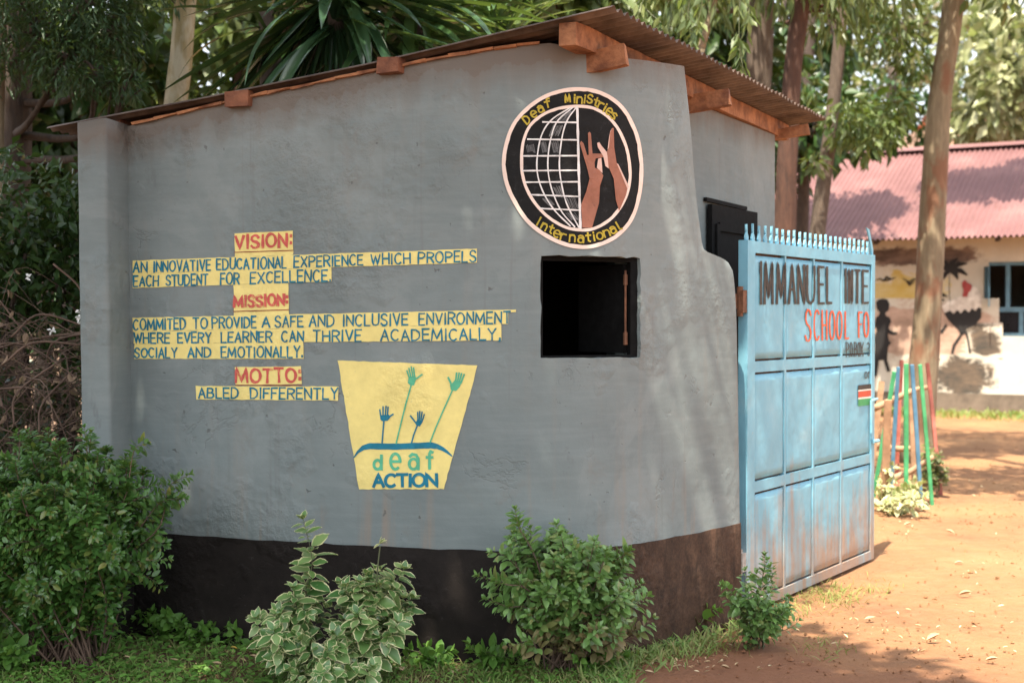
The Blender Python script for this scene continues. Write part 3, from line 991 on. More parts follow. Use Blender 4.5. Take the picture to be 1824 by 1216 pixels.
def build_bucket_logo():
    k = 260 / 1265
    T = lambda x, y: (600 + x * k, 630 + y * k)
    mb = MB()
    quad_patch(mb, T(10, 57), T(1222, 100), T(928, 1170), T(195, 1172), PW, 0.003, rag=0.7)
    panel = mb.build('logo_panel', M['yellow'], booth)
    O = 0.0052
    def hand(mb, palm, fingers, thumb, stem, w):
        poly = [T(*p) for p in palm]
        bm = [PW(x, y, O) for x, y in poly]
        mb.add(bm, [tuple(range(len(bm)))])
        for i, (a, b) in enumerate(fingers):
            ribbon(mb, [T(*a), T(*b)], w, PW, O + 0.0002 * (i + 1))
        ribbon(mb, [T(*p) for p in thumb], w * 1.15, PW, O + 0.0012)
        ribbon(mb, [T(*p) for p in stem], 2.6, PW, O + 0.0014)
    mb = MB()
    hand(mb, [(625, 195), (685, 195), (692, 215), (672, 272), (640, 272), (617, 250)], [((630, 205), (610, 145)), ((645, 200), (628, 125)), ((662, 198), (648, 112)), ((678, 200), (668, 120))],
         [(675, 225), (705, 205), (742, 178)], [(650, 265), (600, 440), (555, 620), (518, 775)], 2.6)
    hand(mb, [(1025, 225), (1085, 240), (1068, 285), (1035, 322), (990, 312), (982, 270), (1010, 245)], [((1032, 240), (1040, 165)), ((1048, 245), (1062, 165)), ((1063, 248), (1083, 170)), ((1078, 252), (1106, 178))],
         [(1000, 280), (985, 240), (968, 205)], [(1003, 318), (930, 480), (860, 640), (812, 765)], 3.0)
    for c, (a, b), (t, bt) in (('d', (313, 408), (866, 1010)), ('e', (455, 566), (800, 1010)), ('a', (615, 730), (805, 1010)), ('f', (768, 845), (832, 1004))):
        yt, yb = 630 + t * k, 630 + bt * k
        for st in GL[c]:
            _lo[0] = (_lo[0] + 1) % 7
            pts = []
            for u, v in st:
                x0, _ = T(a, 0); x1, _ = T(b, 0)
                pts.append((x0 + 2.5 + (x1 - x0 - 5) * u, yb - 2.5 - (yb - yt - 5) * v))
            ribbon(mb, pts, 5.2, PW, O + _lo[0] * 0.00012, step=3, jit=0.04)
    mb.build('green_artwork', M['green_paint'], panel)
    mb = MB()
    hand(mb, [(378, 530), (455, 525), (462, 545), (445, 578), (395, 582), (380, 565)], [((384, 540), (376, 482)), ((404, 535), (404, 456)), ((424, 535), (430, 453)), ((442, 535), (448, 460))],
         [(450, 560), (470, 535), (492, 522)], [(413, 575), (405, 660), (396, 775)], 2.5)
    hand(mb, [(700, 570), (745, 580), (740, 600), (722, 628), (690, 618), (684, 598)], [((706, 580), (704, 505)), ((718, 582), (722, 497)), ((730, 585), (742, 502)), ((740, 590), (761, 524))],
         [(695, 605), (668, 570), (642, 536)], [(700, 622), (670, 700), (650, 775)], 2.4)
    ribbon(mb, [T(*p) for p in ((152, 895), (185, 850), (232, 812), (290, 797), (400, 800), (520, 802), (650, 797), (820, 790), (870, 800), (920, 822), (960, 850), (1000, 884))],
           lambda t: 2 + 9 * min(1, min(t, 1 - t) * 5.5), PW, O + 0.0003, jit=0.03)
    tp = lin(664, 630 + 1032 * k, 780, 630 + 1026 * k); bt = lin(664, 630 + 1163 * k, 780, 630 + 1156 * k)
    x = 664.5
    word(mb, 'ACTION', 666, 778.5, tp, bt, 5.6, PW, O, gap=0.16, jit=0.05, wob=0.01)
    mb.build('blue_artwork', M['blue_letter'], panel)
build_bucket_logo()

def build_emblem():
    k = 280 / 1098
    T = lambda p: (880 + p[0] * k, 140 + p[1] * k)
    out = [(55, 600), (75, 450), (130, 310), (230, 195), (350, 115), (480, 72), (600, 62), (720, 80), (840, 140), (930, 235), (1000, 380), (1030, 520),
           (1038, 680), (1015, 850), (960, 1000), (860, 1110), (740, 1170), (620, 1190), (490, 1170), (350, 1105), (230, 1010), (140, 880), (80, 750)]
    inn = [(182, 560), (195, 440), (240, 330), (320, 255), (430, 205), (560, 185), (680, 195), (780, 245), (860, 330), (920, 450), (950, 580), (955, 700),
           (930, 820), (870, 930), (790, 1010), (690, 1060), (600, 1068), (500, 1050), (390, 990), (300, 905), (230, 800), (190, 680)]
    def smoothloop(pts, n=96):
        P = [Vector((x, y, 0)) for x, y in pts]
        m = len(P); o = []
        for i in range(n):
            t = i / n * m; j = int(t); t -= j
            a, b, c, d = P[(j - 1) % m], P[j % m], P[(j + 1) % m], P[(j + 2) % m]
            o.append(0.5 * ((2 * b) + (c - a) * t + (2 * a - 5 * b + 4 * c - d) * t * t + (3 * b - a - 3 * c + d) * t ** 3))
        return [(p.x, p.y) for p in o]
    def shrink(pts, d, cx=545, cy=625):
        r = []
        for x, y in pts:
            l = math.hypot(x - cx, y - cy)
            r.append((x - (x - cx) / l * d * random.uniform(.9, 1.1), y - (y - cy) / l * d * random.uniform(.9, 1.1)))
        return r
    oo, ii = smoothloop(out), smoothloop(inn)
    mb = MB()
    rings = []
    c0 = (548, 625)
    for f in (1, .85, .7, .55, .4, .25, .1):
        rings.append([T((c0[0] + (x - c0[0]) * f, c0[1] + (y - c0[1]) * f)) for x, y in shrink(oo, 6)])
    n = len(oo)
    vs = [PW(x, y, 0.003) for r in rings for x, y in r]
    fs = [(r * n + i, r * n + (i + 1) % n, (r + 1) * n + (i + 1) % n, (r + 1) * n + i) for r in range(len(rings) - 1) for i in range(n)]
    fs.append(tuple((len(rings) - 1) * n + i for i in range(n)))
    mb.add(vs, fs)
    disc = mb.build('emblem', M['black_paint'], booth)
    mb = MB()
    band(mb, [T(p) for p in oo], [T(p) for p in shrink(oo, 27)], PW, 0.0046)
    band(mb, [T(p) for p in ii], [T(p) for p in shrink(ii, 21)], PW, 0.0046)
    mb.build('emblem_ring', M['pink_white'], disc)
    mb = MB()
    O = 0.0050
    def ln(pts, w=2.6, o=0):
        sp = [(p.x, p.y) for p in spline([Vector((*T(p), 0)) for p in pts], max(2, len(pts) * 4))] if len(pts) > 2 else [T(p) for p in pts]
        ribbon(mb, sp, w, PW, O + o, jit=0.12)
    for i, (a, b) in enumerate((((340, 305), (575, 308)), ((235, 425), (580, 430)), ((205, 542), (585, 540)), ((200, 645), (590, 642)), ((220, 725), (590, 722)), ((255, 812), (595, 825)), ((320, 908), (595, 920)))):
        ln([a, b], 2.7, 0.0001 * i)
    ln([(530, 205), (400, 290), (330, 400), (300, 560), (305, 680), (345, 800), (420, 920), (530, 1030)], 2.4, 0.0010)
    ln([(545, 205), (440, 300), (395, 420), (375, 560), (380, 680), (410, 800), (470, 930), (560, 1035)], 2.4, 0.0011)
    ln([(570, 205), (510, 290), (475, 400), (455, 560), (460, 680), (490, 830), (530, 930), (590, 1040)], 2.4, 0.0012)
    ln([(578, 200), (583, 420), (590, 700), (600, 1045)], 4.2, 0.0014)
    mb.build('globe_grid', M['white_paint'], disc)
    mb = MB()
    for cx, cy, w, h, lean in ((430, 480, 42, 90, -8), (350, 480, 34, 80, -8), (255, 490, 50, 60, -5), (430, 365, 60, 80, 15), (480, 270, 60, 60, 20), (545, 870, 60, 90, -15), (450, 790, 45, 80, -15), (380, 860, 40, 60, -20), (550, 965, 60, 60, -20), (500, 250, 40, 40, 20)):
        for q in range(7):
            x = cx - w / 2 + w * q / 6
            ribbon(mb, [T((x + lean, cy - h / 2 * random.uniform(.6, 1))), T((x - lean, cy + h / 2 * random.uniform(.6, 1)))], random.uniform(.8, 1.8), PW, 0.0042 + 0.00005 * q, jit=.3)
    mb.build('globe_shading', M['grey_brush'], disc)
    left = [(652, 382), (662, 374), (672, 384), (683, 525), (772, 527), (780, 536), (776, 547), (705, 560), (697, 590), (700, 625), (735, 640), (758, 680), (735, 750), (728, 870), (680, 1042), (612, 1042), (605, 880), (640, 790), (663, 700), (650, 640), (595, 452), (605, 437), (622, 455), (645, 535), (657, 535)]
    right = [(818, 347), (830, 347), (833, 480), (850, 590), (875, 650), (925, 770), (915, 815), (868, 925), (845, 850), (830, 700), (795, 620), (780, 520), (797, 480), (805, 380)]
    poly_patch('painted_hand', [[T(p) for p in left]], PW, O + 0.0018, M['skin_paint'], disc)
    poly_patch('painted_hand', [[T(p) for p in right]], PW, O + 0.0018, M['skin_paint'], disc)
    pale = [[(722, 562), (744, 555), (748, 600), (752, 662), (730, 640), (713, 625)], [(715, 452), (730, 446), (745, 470), (782, 515), (786, 540), (795, 630), (772, 612), (758, 545), (720, 482)],
            [(818, 347), (805, 380), (797, 480), (787, 500), (797, 415), (806, 370)], [(850, 592), (862, 600), (935, 755), (925, 772), (880, 662)]]
    poly_patch('hand_highlight', [[T(p) for p in q] for q in pale], PW, O + 0.0021, M['pale_paint'], disc)
    mb = MB()
    def letter(c, x, y, h, rot, wf=0.62):
        w = h * wf * (0.45 if c in 'i' else 1)
        ca, sa = math.cos(R(rot)), math.sin(R(rot))
        for st in GL[c]:
            _lo[0] = (_lo[0] + 1) % 7
            pts = []
            for u, v in st:
                a, b = (u - .5) * w, -(v - .35) * h
                pts.append(T((x + a * ca - b * sa, y + a * sa + b * ca)))
            ribbon(mb, pts, 2.9, PW, O + _lo[0] * 0.00012, jit=.12, step=2.5)
    for c, x, y, h, r in (('D', 232, 295, 58, -38), ('e', 278, 250, 66, -33), ('a', 326, 215, 66, -25), ('f', 372, 182, 62, -14),
                          ('M', 512, 148, 54, -5), ('i', 560, 150, 62, 2), ('n', 595, 152, 66, 5), ('i', 630, 152, 60, 8), ('S', 665, 152, 58, 10), ('t', 707, 172, 62, 18),
                          ('r', 742, 190, 66, 22), ('i', 768, 212, 64, 28), ('e', 800, 232, 66, 33), ('s', 832, 262, 66, 40)):
        letter(c, x, y, h, r)
    for c, x, y, h, r in (('I', 308, 1005, 60, 28), ('n', 350, 1035, 66, 27), ('t', 395, 1058, 62, 20), ('e', 437, 1085, 70, 18), ('r', 482, 1105, 70, 12), ('n', 545, 1115, 70, 4), ('a', 605, 1122, 70, 2),
                          ('t', 655, 1116, 66, -6), ('i', 695, 1110, 66, -10), ('o', 735, 1098, 72, -16), ('n', 783, 1080, 70, -20), ('a', 828, 1058, 68, -25), ('l', 872, 1035, 62, -30)):
        letter(c, x, y, h, r)
    mb.build('emblem_lettering', M['gold_letter'], disc)
build_emblem()
# ------------------------------------------------------------------ blue steel gate
def mat_gate():
    m, nt, p = newmat('blue_gate_paint')
    c = coords(nt)
    z = sep(nt, c)[2]
    n = noise(nt, c, 3, 6, 0.65)
    col = ramp(nt, n, [(0.3, (0.14, 0.35, 0.46)), (0.55, (0.18, 0.41, 0.52)), (0.75, (0.27, 0.47, 0.55))])
    st = noise(nt, stretch(nt, c, (7, 7, 0.6)), 2.0, 5, 0.65)
    f = mth(nt, 'MULTIPLY_ADD', z, -0.75, 0.35)
    f = mth(nt, 'MULTIPLY_ADD', st, 1.1, mth(nt, 'MULTIPLY_ADD', noise(nt, c, 2.2, 7, 0.7, 0.4), 0.9, mth(nt, 'SUBTRACT', f, 0.80)))
    col = mix(nt, ramp(nt, f, [(0.10, 0.0), (0.55, 0.8)]), col, (0.36, 0.20, 0.11))
    col = mix(nt, ramp(nt, st, [(0.66, 0.0), (0.74, 0.6)]), col, (0.33, 0.20, 0.11))
    col = mix(nt, ramp(nt, noise(nt, c, 30, 5, 0.7), [(0.66, 0.0), (0.72, 0.7)]), col, (0.40, 0.33, 0.25))
    nt.links.new(col, p.inputs['Base Color'])
    p.inputs['Roughness'].default_value = 0.5
    p.inputs['Metallic'].default_value = 0.05
    bump(nt, p, mth(nt, 'MULTIPLY_ADD', noise(nt, c, 40, 3, 0.6), 0.04, noise(nt, c, 3.5, 3, 0.5)), 0.5, 0.03)
    return m
M['gate'] = mat_gate()
M['gate_black'] = mat_paint('dark_gate_lettering', (0.045, 0.035, 0.028), 0.25, wear=(0.09, 0.09, 0.09), use_plaster=False)
M['gate_red'] = mat_paint('orange_red_gate_lettering', (0.62, 0.10, 0.03), 0.2, wear=(0.5, 0.25, 0.15), use_plaster=False)
M['flag_red'] = mat_paint('flag_red_paint', (0.50, 0.08, 0.04), 0.15, use_plaster=False)
M['flag_green'] = mat_paint('flag_green_paint', (0.06, 0.28, 0.10), 0.15, use_plaster=False)
M['flag_white'] = mat_paint('flag_white_paint', (0.7, 0.68, 0.6), 0.1, use_plaster=False)

g0 = W(1329, 570, 7.39); g0.z = 0
g1 = W(1556, 570, 9.12); g1.z = 0
GD = (g1 - g0); GLEN = GD.length; GD.normalize()
GN = Vector((GD.y, -GD.x, 0))

def PG(px, py, off=0.0):
    """photograph pixel -> gate plane"""
    a, b, c = ray(px, py)
    d = Vector((a, b, c))
    t = (g0 - Vector((0, 0, EYE))).dot(GN) / d.dot(GN)
    p = Vector((0, 0, EYE)) + d * t
    return p + GN * off
def gu(px):
    return (PG(px, 570) - g0).dot(GD)

gate = thing('gate', 'light blue sheet steel gate with spiked top, black and orange red lettering', 'gate', tuple(g0))
def gp(u, z, n=0.0): return g0 + GD * u + Vector((0, 0, z)) + GN * n
def build_gate():
    us = [0.0, gu(1398), gu(1449), gu(1499), GLEN]
    bw = 0.024
    zs = [0.03, 0.69, 1.345, 1.985]
    mb = MB()
    gb = lambda u0, u1, z0, z1, n0, n1: mb.box(gp(u0, z0, n0), GD * (u1 - u0), GN * (n1 - n0), (0, 0, z1 - z0))
    gb(0, 0.10, 0.02, 2.03, -0.045, 0.009)                 # hinge stile
    gb(GLEN - 0.06, GLEN, 0.02, 2.03, -0.045, 0.009)
    gb(0.10, GLEN - 0.06, 1.965, 2.028, -0.045, 0.0075)
    gb(0.10, GLEN - 0.06, 0.02, 0.075, -0.045, 0.0075)
    for z in (0.69, 1.345):
        gb(0.10, GLEN - 0.06, z - 0.030, z + 0.030, -0.04, 0.0030)
    for u in us[1:4]:
        gb(u - bw / 2, u + bw / 2, 0.076, 1.964, -0.02, 0.0035)
    frame = mb.build('gate_frame', M['gate'], gate)
    # four by three dished steel panels
    for i in range(4):
        ua = (0.102 if i == 0 else us[i] + bw / 2 + 0.002); ub = (GLEN - 0.062 if i == 3 else us[i + 1] - bw / 2 - 0.002)
        for j in range(3):
            za, zb = zs[j] + (0.058 if j == 0 else 0.042), zs[j + 1] - (0.042 if j < 2 else 0.034)
            n = 14
            V = []; F = []
            for b in range(n + 1):
                for a in range(n + 1):
                    fu, fv = a / n, b / n
                    e = min(fu, 1 - fu, fv, 1 - fv)
                    d = -0.002 + min(1, e * 16) * 0.003 + 0.003 * mnoise.noise(Vector((fu * 3 + i * 5, fv * 3 + j * 7, 2)))
                    V.append(gp(ua + (ub - ua) * fu, za + (zb - za) * fv, d))
            F = [(b * (n + 1) + a, b * (n + 1) + a + 1, (b + 1) * (n + 1) + a + 1, (b + 1) * (n + 1) + a) for a in range(n) for b in range(n)]
            o = obj('panel', V, F, M['gate'], gate, smooth=True)
            md = o.modifiers.new('thick', 'SOLIDIFY'); md.thickness = 0.002; md.offset = -1
    mb = MB(); gb(0.05, GLEN - 0.05, 0.06, 1.98, -0.030, -0.026); mb.build('backing_sheet', M['rust'], gate)
    # spear points
    ns = 24
    mb = MB()
    for k in range(ns):
        u = 0.035 + (GLEN - 0.12) * k / (ns - 1)
        h = 0.092 + random.uniform(-.006, .006)
        lean = random.uniform(-.006, .006)
        prof = [(0, 0.016), (0.016, 0.024), (0.036, 0.014), (0.046, 0.005), (0.056, 0.009), (0.068, 0.008), (h, 0.001)]
        m2 = MB()
        for (ha, wa), (hb, wb) in zip(prof[:-1], prof[1:]):
            for sgn in (-1, 1):
                n_ = 0.004 * sgn - 0.015
                q = [gp(u - wa + lean * ha * 8, 2.0285 + ha, n_), gp(u + wa + lean * ha * 8, 2.0285 + ha, n_), gp(u + wb + lean * hb * 8, 2.0285 + hb, n_), gp(u - wb + lean * hb * 8, 2.0285 + hb, n_)]
                mid = [gp(u + lean * ha * 8, 2.0285 + ha, n_ + sgn * 0.004), gp(u + lean * hb * 8, 2.0285 + hb, n_ + sgn * 0.004)]
                m2.add([q[0], mid[0], mid[1], q[3]], [(0, 1, 2, 3)])
                m2.add([mid[0], q[1], q[2], mid[1]], [(0, 1, 2, 3)])
            for sg in (-1, 1):
                m2.add([gp(u + sg * wa + lean * ha * 8, 2.0285 + ha, -0.019), gp(u + sg * wa + lean * ha * 8, 2.0285 + ha, -0.011), gp(u + sg * wb + lean * hb * 8, 2.0285 + hb, -0.011), gp(u + sg * wb + lean * hb * 8, 2.0285 + hb, -0.019)], [(0, 1, 2, 3)])
        m2.build('spike', M['gate'], gate)
    # folded end plate with its sharp raised corner
    mb = MB()
    e = GLEN + 0.004
    th = Vector((0.012, -0.004, 0))
    fd = Vector((-0.13, -0.99, 0))
    prof = [(0, 0.03), (0.11, 0.03), (0.11, 2.0), (0.055, 2.03), (-0.035, 2.19), (-0.06, 2.19), (-0.045, 2.08), (0, 2.03)]
    A = [gp(e, z, -0.03) + fd * d * 0.7 for d, z in prof]; B = [p + GD * 0.010 for p in A]
    k = len(prof)
    mb.add(A + B, [tuple(range(k))[::-1], tuple(range(k, 2 * k))] + [(i, (i + 1) % k, k + (i + 1) % k, k + i) for i in range(k)])
    A = [gp(GLEN + du, z, -0.012) for du, z in ((-0.015, 2.03), (0.0, 2.03), (0.0, 2.07), (-0.075, 2.195), (-0.13, 2.205), (-0.10, 2.17), (-0.06, 2.11))]
    B = [p + GN * 0.008 for p in A]; k = len(A)
    mb.add(A + B, [tuple(range(k))[::-1], tuple(range(k, 2 * k))] + [(i, (i + 1) % k, k + (i + 1) % k, k + i) for i in range(k)])
    mb.build('end_plate', M['gate'], gate)
    # hinges
    for zc, hh in ((1.70, 0.16), (0.30, 0.14)):
        mb = MB()
        mb.tube([gp(-0.035, zc - hh / 2, -0.02), gp(-0.035, zc + hh / 2, -0.02)], 0.017, 10)
        mb.box(gp(-0.05, zc - hh / 2 + 0.02, -0.03), GD * 0.05, GN * 0.035, (0, 0, hh - 0.04))
        mb.box(gp(-0.11, zc - hh / 4, -0.06), GD * 0.07, GN * 0.03, (0, 0, hh / 2))
        mb.build('hinge', M['pale_block'] if zc < 1 else M['rust'], gate)
    # latch bolt on the end stile
    mb = MB()
    mb.tube([gp(GLEN - 0.10, 0.86, 0.02), gp(GLEN - 0.10, 1.07, 0.02)], 0.009, 8)
    mb.tube([gp(GLEN - 0.10, 1.07, 0.02), gp(GLEN - 0.01, 1.08, 0.03)], 0.009, 8)
    mb.tube([gp(GLEN - 0.06, 0.80, 0.02), gp(GLEN + 0.02, 0.80, 0.03)], 0.012, 8)
    mb.build('latch', M['gate'], gate)
    # lettering: lies on panels and bars alike
    O = 0.0060
    mb = MB()
    tp = lin(1351, 464, 1548, 481); bt = lin(1351, 543, 1548, 541)
    L8 = [('I', 1351, 1356.5), ('M', 1359, 1376.5), ('M', 1381, 1399), ('A', 1402, 1416.5), ('N', 1418.5, 1432.5), ('U', 1434.5, 1450.5), ('E', 1455, 1467.5), ('L', 1470, 1481),
          ('I', 1503.5, 1506), ('N', 1509, 1518), ('T', 1520, 1531), ('E', 1533.5, 1546)]
    for c, a, b in L8:
        word(mb, c, a + 1.6, b - 1.6, tp, bt, 4.1, PG, O, jit=0.05, wob=0.01)
    mb.build('name_lettering', M['gate_black'], gate)
    mb = MB()
    tp = lin(1432, 550, 1556, 556); bt = lin(1432, 609, 1556, 600)
    for c, a, b in (('S', 1432, 1444), ('C', 1447.5, 1459), ('H', 1462, 1472), ('O', 1475, 1486), ('O', 1488.5, 1499), ('L', 1503, 1511), ('F', 1527, 1535), ('O', 1536.5, 1546.5)):
        word(mb, c, a + 1, b - 1, tp, bt, 2.7, PG, O, jit=0.06, wob=0.01)
    mb.build('school_lettering', M['gate_red'], gate)
    mb = MB()
    tp = lin(1505, 609, 1548, 609); bt = lin(1505, 636, 1548, 634)
    for c, a, b in (('P', 1505.5, 1510), ('.', 1510.5, 1512), ('O', 1512.5, 1517), ('.', 1517.5, 1519), ('B', 1520, 1525), ('O', 1526, 1530.5), ('X', 1531, 1536.5), ('3', 1543, 1548)):
        word(mb, c, a + .3, b - .3, tp, bt, 1.35, PG, O, jit=0.06, wob=0.01)
    tp = lin(1505, 661, 1548, 661); bt = lin(1505, 676, 1548, 674)
    for c, a, b in (('0', 1539, 1543), ('1', 1544.5, 1547.5)):
        word(mb, c, a, b, tp, bt, 1.4, PG, O, jit=0.06, wob=0.01)
    mb.build('address_lettering', M['gate_black'], gate)
    fl = None
    for nm, y0, y1, mt in (('flag_stripe', 684, 692.5, 'gate_black'), ('flag_stripe', 692.5, 695, 'flag_white'), ('flag_stripe', 695, 706, 'flag_red'), ('flag_stripe', 706, 709, 'flag_white'), ('flag_stripe', 709, 721, 'flag_green')):
        mb = MB()
        quad_patch(mb, (1527, y0 + 2), (1553, y0 - 1), (1553, y1 - 1), (1527, y1 + 2), PG, O, rag=0.2)
        mb.build(nm, M[mt], gate)
build_gate()

# ------------------------------------------------------------------ leaves
def frames(D, N):
    D = D / np.maximum(np.linalg.norm(D, axis=1, keepdims=True), 1e-9)
    S = np.cross(D, N); S /= np.maximum(np.linalg.norm(S, axis=1, keepdims=True), 1e-9)
    U = np.cross(S, D)
    return D, S, U

def tpl_simple(w=0.45, fold=0.12):
    v = np.array([(0, 0, 0), (.45, w / 2, fold), (1, 0, -.05), (.45, -w / 2, fold)])
    return v, np.array([(0, 1, 2), (0, 2, 3)]), np.array([0, 1, 1, 1.])

def tpl_full(w=0.5, droop=0.12, fold=0.08, tip=0.12, serr=False):
    """eight-sided leaf with a mid rib, curved down towards the tip"""
    xs = [0.0, 0.18, 0.45, 0.75, 1.0]
    hw = [0.03, 0.36, 0.5, 0.34, 0.0]
    v = []; e = []
    for x, h in zip(xs, hw):
        z = -droop * x * x
        for q in (-1, 0, 1):
            v.append((x, q * h * w, z + abs(q) * fold * h * 2)); e.append(abs(q) if h > 0.0 else 1)
    f = []
    for i in range(4):
        for q in (0, 1):
            a = i * 3 + q
            f.append((a, a + 3, a + 4, a + 1))
    return np.array(v), np.array(f), np.array(e, float)

def tpl_margin(w=0.55, droop=0.15):
    """leaf with an extra inner row so the pale margin reads"""
    xs = [0.0, 0.1, 0.25, 0.42, 0.6, 0.78, 0.92, 1.0]
    hw = [0.03, 0.22, 0.42, 0.5, 0.44, 0.28, 0.13, 0.0]
    v = []; e = []
    for i, (x, h) in enumerate(zip(xs, hw)):
        z = -droop * x * x
        hs = h + (0.025 if i % 2 else -0.015) * (0 < i < 7)
        for q, fr in ((-1, 1), (-.62, .5), (0, 0), (.62, .5), (1, 1)):
            v.append((x + (0.02 * (i % 2) if abs(q) == 1 else 0), q * hs * w, z + abs(q) * 0.05)); e.append(fr if i < 7 else 1)
    f = []
    for i in range(7):
        for q in range(4):
            a = i * 5 + q
            f.append((a, a + 5, a + 6, a + 1))
    return np.array(v), np.array(f), np.array(e, float)

def tpl_strap(n=7, w=0.07, droop=0.5):
    v = []; e = []
    for i in range(n + 1):
        x = i / n
        h = w * (0.55 + 1.2 * x - 1.75 * x ** 3) if x < 1 else 0
        h = max(h, 0.002)
        ang = droop * x * x
        for q in (-1, 0, 1):
            v.append((x - 0.35 * droop * x ** 3, q * h / 2 * 1.3, -ang * 0.75 + abs(q) * h * 0.35)); e.append(abs(q))
    f = []
    for i in range(n):
        for q in (0, 1):
            a = i * 3 + q
            f.append((a, a + 3, a + 4, a + 1))
    return np.array(v), np.array(f), np.array(e, float)

def leaves(name, tpl, P, D, N, S, mat, parent=None, loc=None, extra=None, smooth=True):
    tv, tf, te = tpl
    P = np.asarray(P, float); D = np.asarray(D, float); N = np.asarray(N, float); S = np.asarray(S, float)
    n = len(P)
    d, s, u = frames(D, N)
    V = (P[:, None, :] + S[:, None, None] * (tv[None, :, 0:1] * d[:, None, :] + tv[None, :, 1:2] * s[:, None, :] + tv[None, :, 2:3] * u[:, None, :]))
    k = len(tv)
    F = (tf[None] + (np.arange(n) * k)[:, None, None]).reshape(-1, tf.shape[1])
    V = V.reshape(-1, 3); E = np.tile(te, n)
    return obj(name, V, F, mat, parent, loc, smooth=smooth, attrs={'edge': E})

def rnd_dirs(n):
    v = rng.normal(size=(n, 3)); return v / np.linalg.norm(v, axis=1, keepdims=True)

def blob_points(clumps, density):
    """points in clumps: (x, y, z, rx, ry, rz, count factor)"""
    out = []; dirs = []
    for c in clumps:
        n = int(density * c[6])
        if n < 1: continue
        d = rnd_dirs(n)
        r = rng.uniform(0.15, 1, n) ** 0.5
        out.append(np.array(c[:3]) + d * r[:, None] * np.array(c[3:6])); dirs.append(d)
    return np.concatenate(out), np.concatenate(dirs)

def crown(name, clumps, density, tpl, size, mat, parent, hang=0.2, up=0.5, sizevar=0.35):
    P, O = blob_points(clumps, density)
    n = len(P)
    D = O * 0.6 + rnd_dirs(n) * 0.8 + np.array([0, 0, -hang * 2])
    N = rnd_dirs(n) * 0.8 + np.array([0, 0, up])
    S = size * rng.uniform(1 - sizevar, 1 + sizevar, n)
    return leaves(name, tpl, P, D, N, S, mat, parent)

def wpath(pts, Y, n=14):
    return spline([W(px, py, Y if not isinstance(Y, (list, tuple)) else Y[i]) for i, (px, py) in enumerate(pts)], n)

# leaf colours are the leaves' own: albedo, not lit values
M['leaf_dark'] = mat_leaf('dark_glossy_leaf', [(0.014, 0.040, 0.010), (0.022, 0.055, 0.014), (0.034, 0.070, 0.018)], 0.12, 0.35)
M['leaf_mid'] = mat_leaf('mid_green_leaf', [(0.030, 0.062, 0.016), (0.050, 0.090, 0.024), (0.085, 0.125, 0.04), (0.13, 0.16, 0.065)], 0.3, 0.4)
M['leaf_light'] = mat_leaf('yellow_green_leaf', [(0.07, 0.115, 0.03), (0.11, 0.16, 0.045), (0.17, 0.20, 0.075), (0.2, 0.17, 0.11)], 0.35, 0.45)
M['leaf_euc'] = mat_leaf('grey_green_hanging_leaf', [(0.05, 0.085, 0.035), (0.08, 0.125, 0.055), (0.12, 0.165, 0.085), (0.16, 0.19, 0.07)], 0.35, 0.4)
M['leaf_feather'] = mat_leaf('feathery_leaf', [(0.010, 0.028, 0.011), (0.018, 0.045, 0.018), (0.034, 0.078, 0.03)], 0.18, 0.5)
M['leaf_broad'] = mat_leaf('pale_broad_leaf', [(0.11, 0.14, 0.045), (0.22, 0.24, 0.10), (0.34, 0.35, 0.19), (0.42, 0.42, 0.26)], 0.3, 0.35)
M['leaf_hedge'] = mat_leaf('hedge_leaf', [(0.035, 0.095, 0.022), (0.055, 0.135, 0.030), (0.085, 0.19, 0.04), (0.04, 0.11, 0.025), (0.06, 0.15, 0.03), (0.05, 0.12, 0.03), (0.08, 0.17, 0.04), (0.10, 0.20, 0.045), (0.20, 0.19, 0.05), (0.06, 0.14, 0.03), (0.075, 0.18, 0.04)], 0.25, 0.28, spec=0.6)
M['leaf_bush'] = mat_leaf('bush_leaf', [(0.075, 0.155, 0.035), (0.10, 0.20, 0.045), (0.15, 0.28, 0.07), (0.08, 0.17, 0.04), (0.11, 0.22, 0.05), (0.14, 0.24, 0.07), (0.23, 0.22, 0.08), (0.10, 0.21, 0.05), (0.13, 0.26, 0.07), (0.19, 0.32, 0.11)], 0.25, 0.3, spec=0.6)
M['leaf_dusty'] = mat_leaf('dusty_bush_leaf', [(0.16, 0.12, 0.055), (0.13, 0.14, 0.05), (0.22, 0.17, 0.085)], 0.2, 0.6)
M['leaf_cream'] = mat_leaf('cream_edged_leaf', [(0.055, 0.15, 0.04), (0.08, 0.19, 0.05), (0.11, 0.23, 0.06), (0.20, 0.30, 0.11)], 0.22, 0.3, edge=(0.72, 0.68, 0.38), spec=0.6)
M['leaf_cream2'] = mat_leaf('mostly_cream_leaf', [(0.13, 0.20, 0.06), (0.30, 0.33, 0.13), (0.48, 0.46, 0.24)], 0.22, 0.4, edge=(0.62, 0.58, 0.34))
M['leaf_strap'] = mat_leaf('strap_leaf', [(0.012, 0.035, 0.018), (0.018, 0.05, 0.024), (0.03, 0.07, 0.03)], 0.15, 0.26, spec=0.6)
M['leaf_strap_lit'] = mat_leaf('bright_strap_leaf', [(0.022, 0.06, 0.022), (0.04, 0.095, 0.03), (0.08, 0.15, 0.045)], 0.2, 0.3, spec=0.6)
M['leaf_weed'] = mat_leaf('weed_leaf', [(0.06, 0.15, 0.025), (0.09, 0.21, 0.035), (0.13, 0.26, 0.05)], 0.3, 0.5)
M['grass'] = mat_leaf('grass_blade', [(0.07, 0.16, 0.03), (0.12, 0.23, 0.045), (0.17, 0.26, 0.06), (0.24, 0.22, 0.09)], 0.3, 0.55)
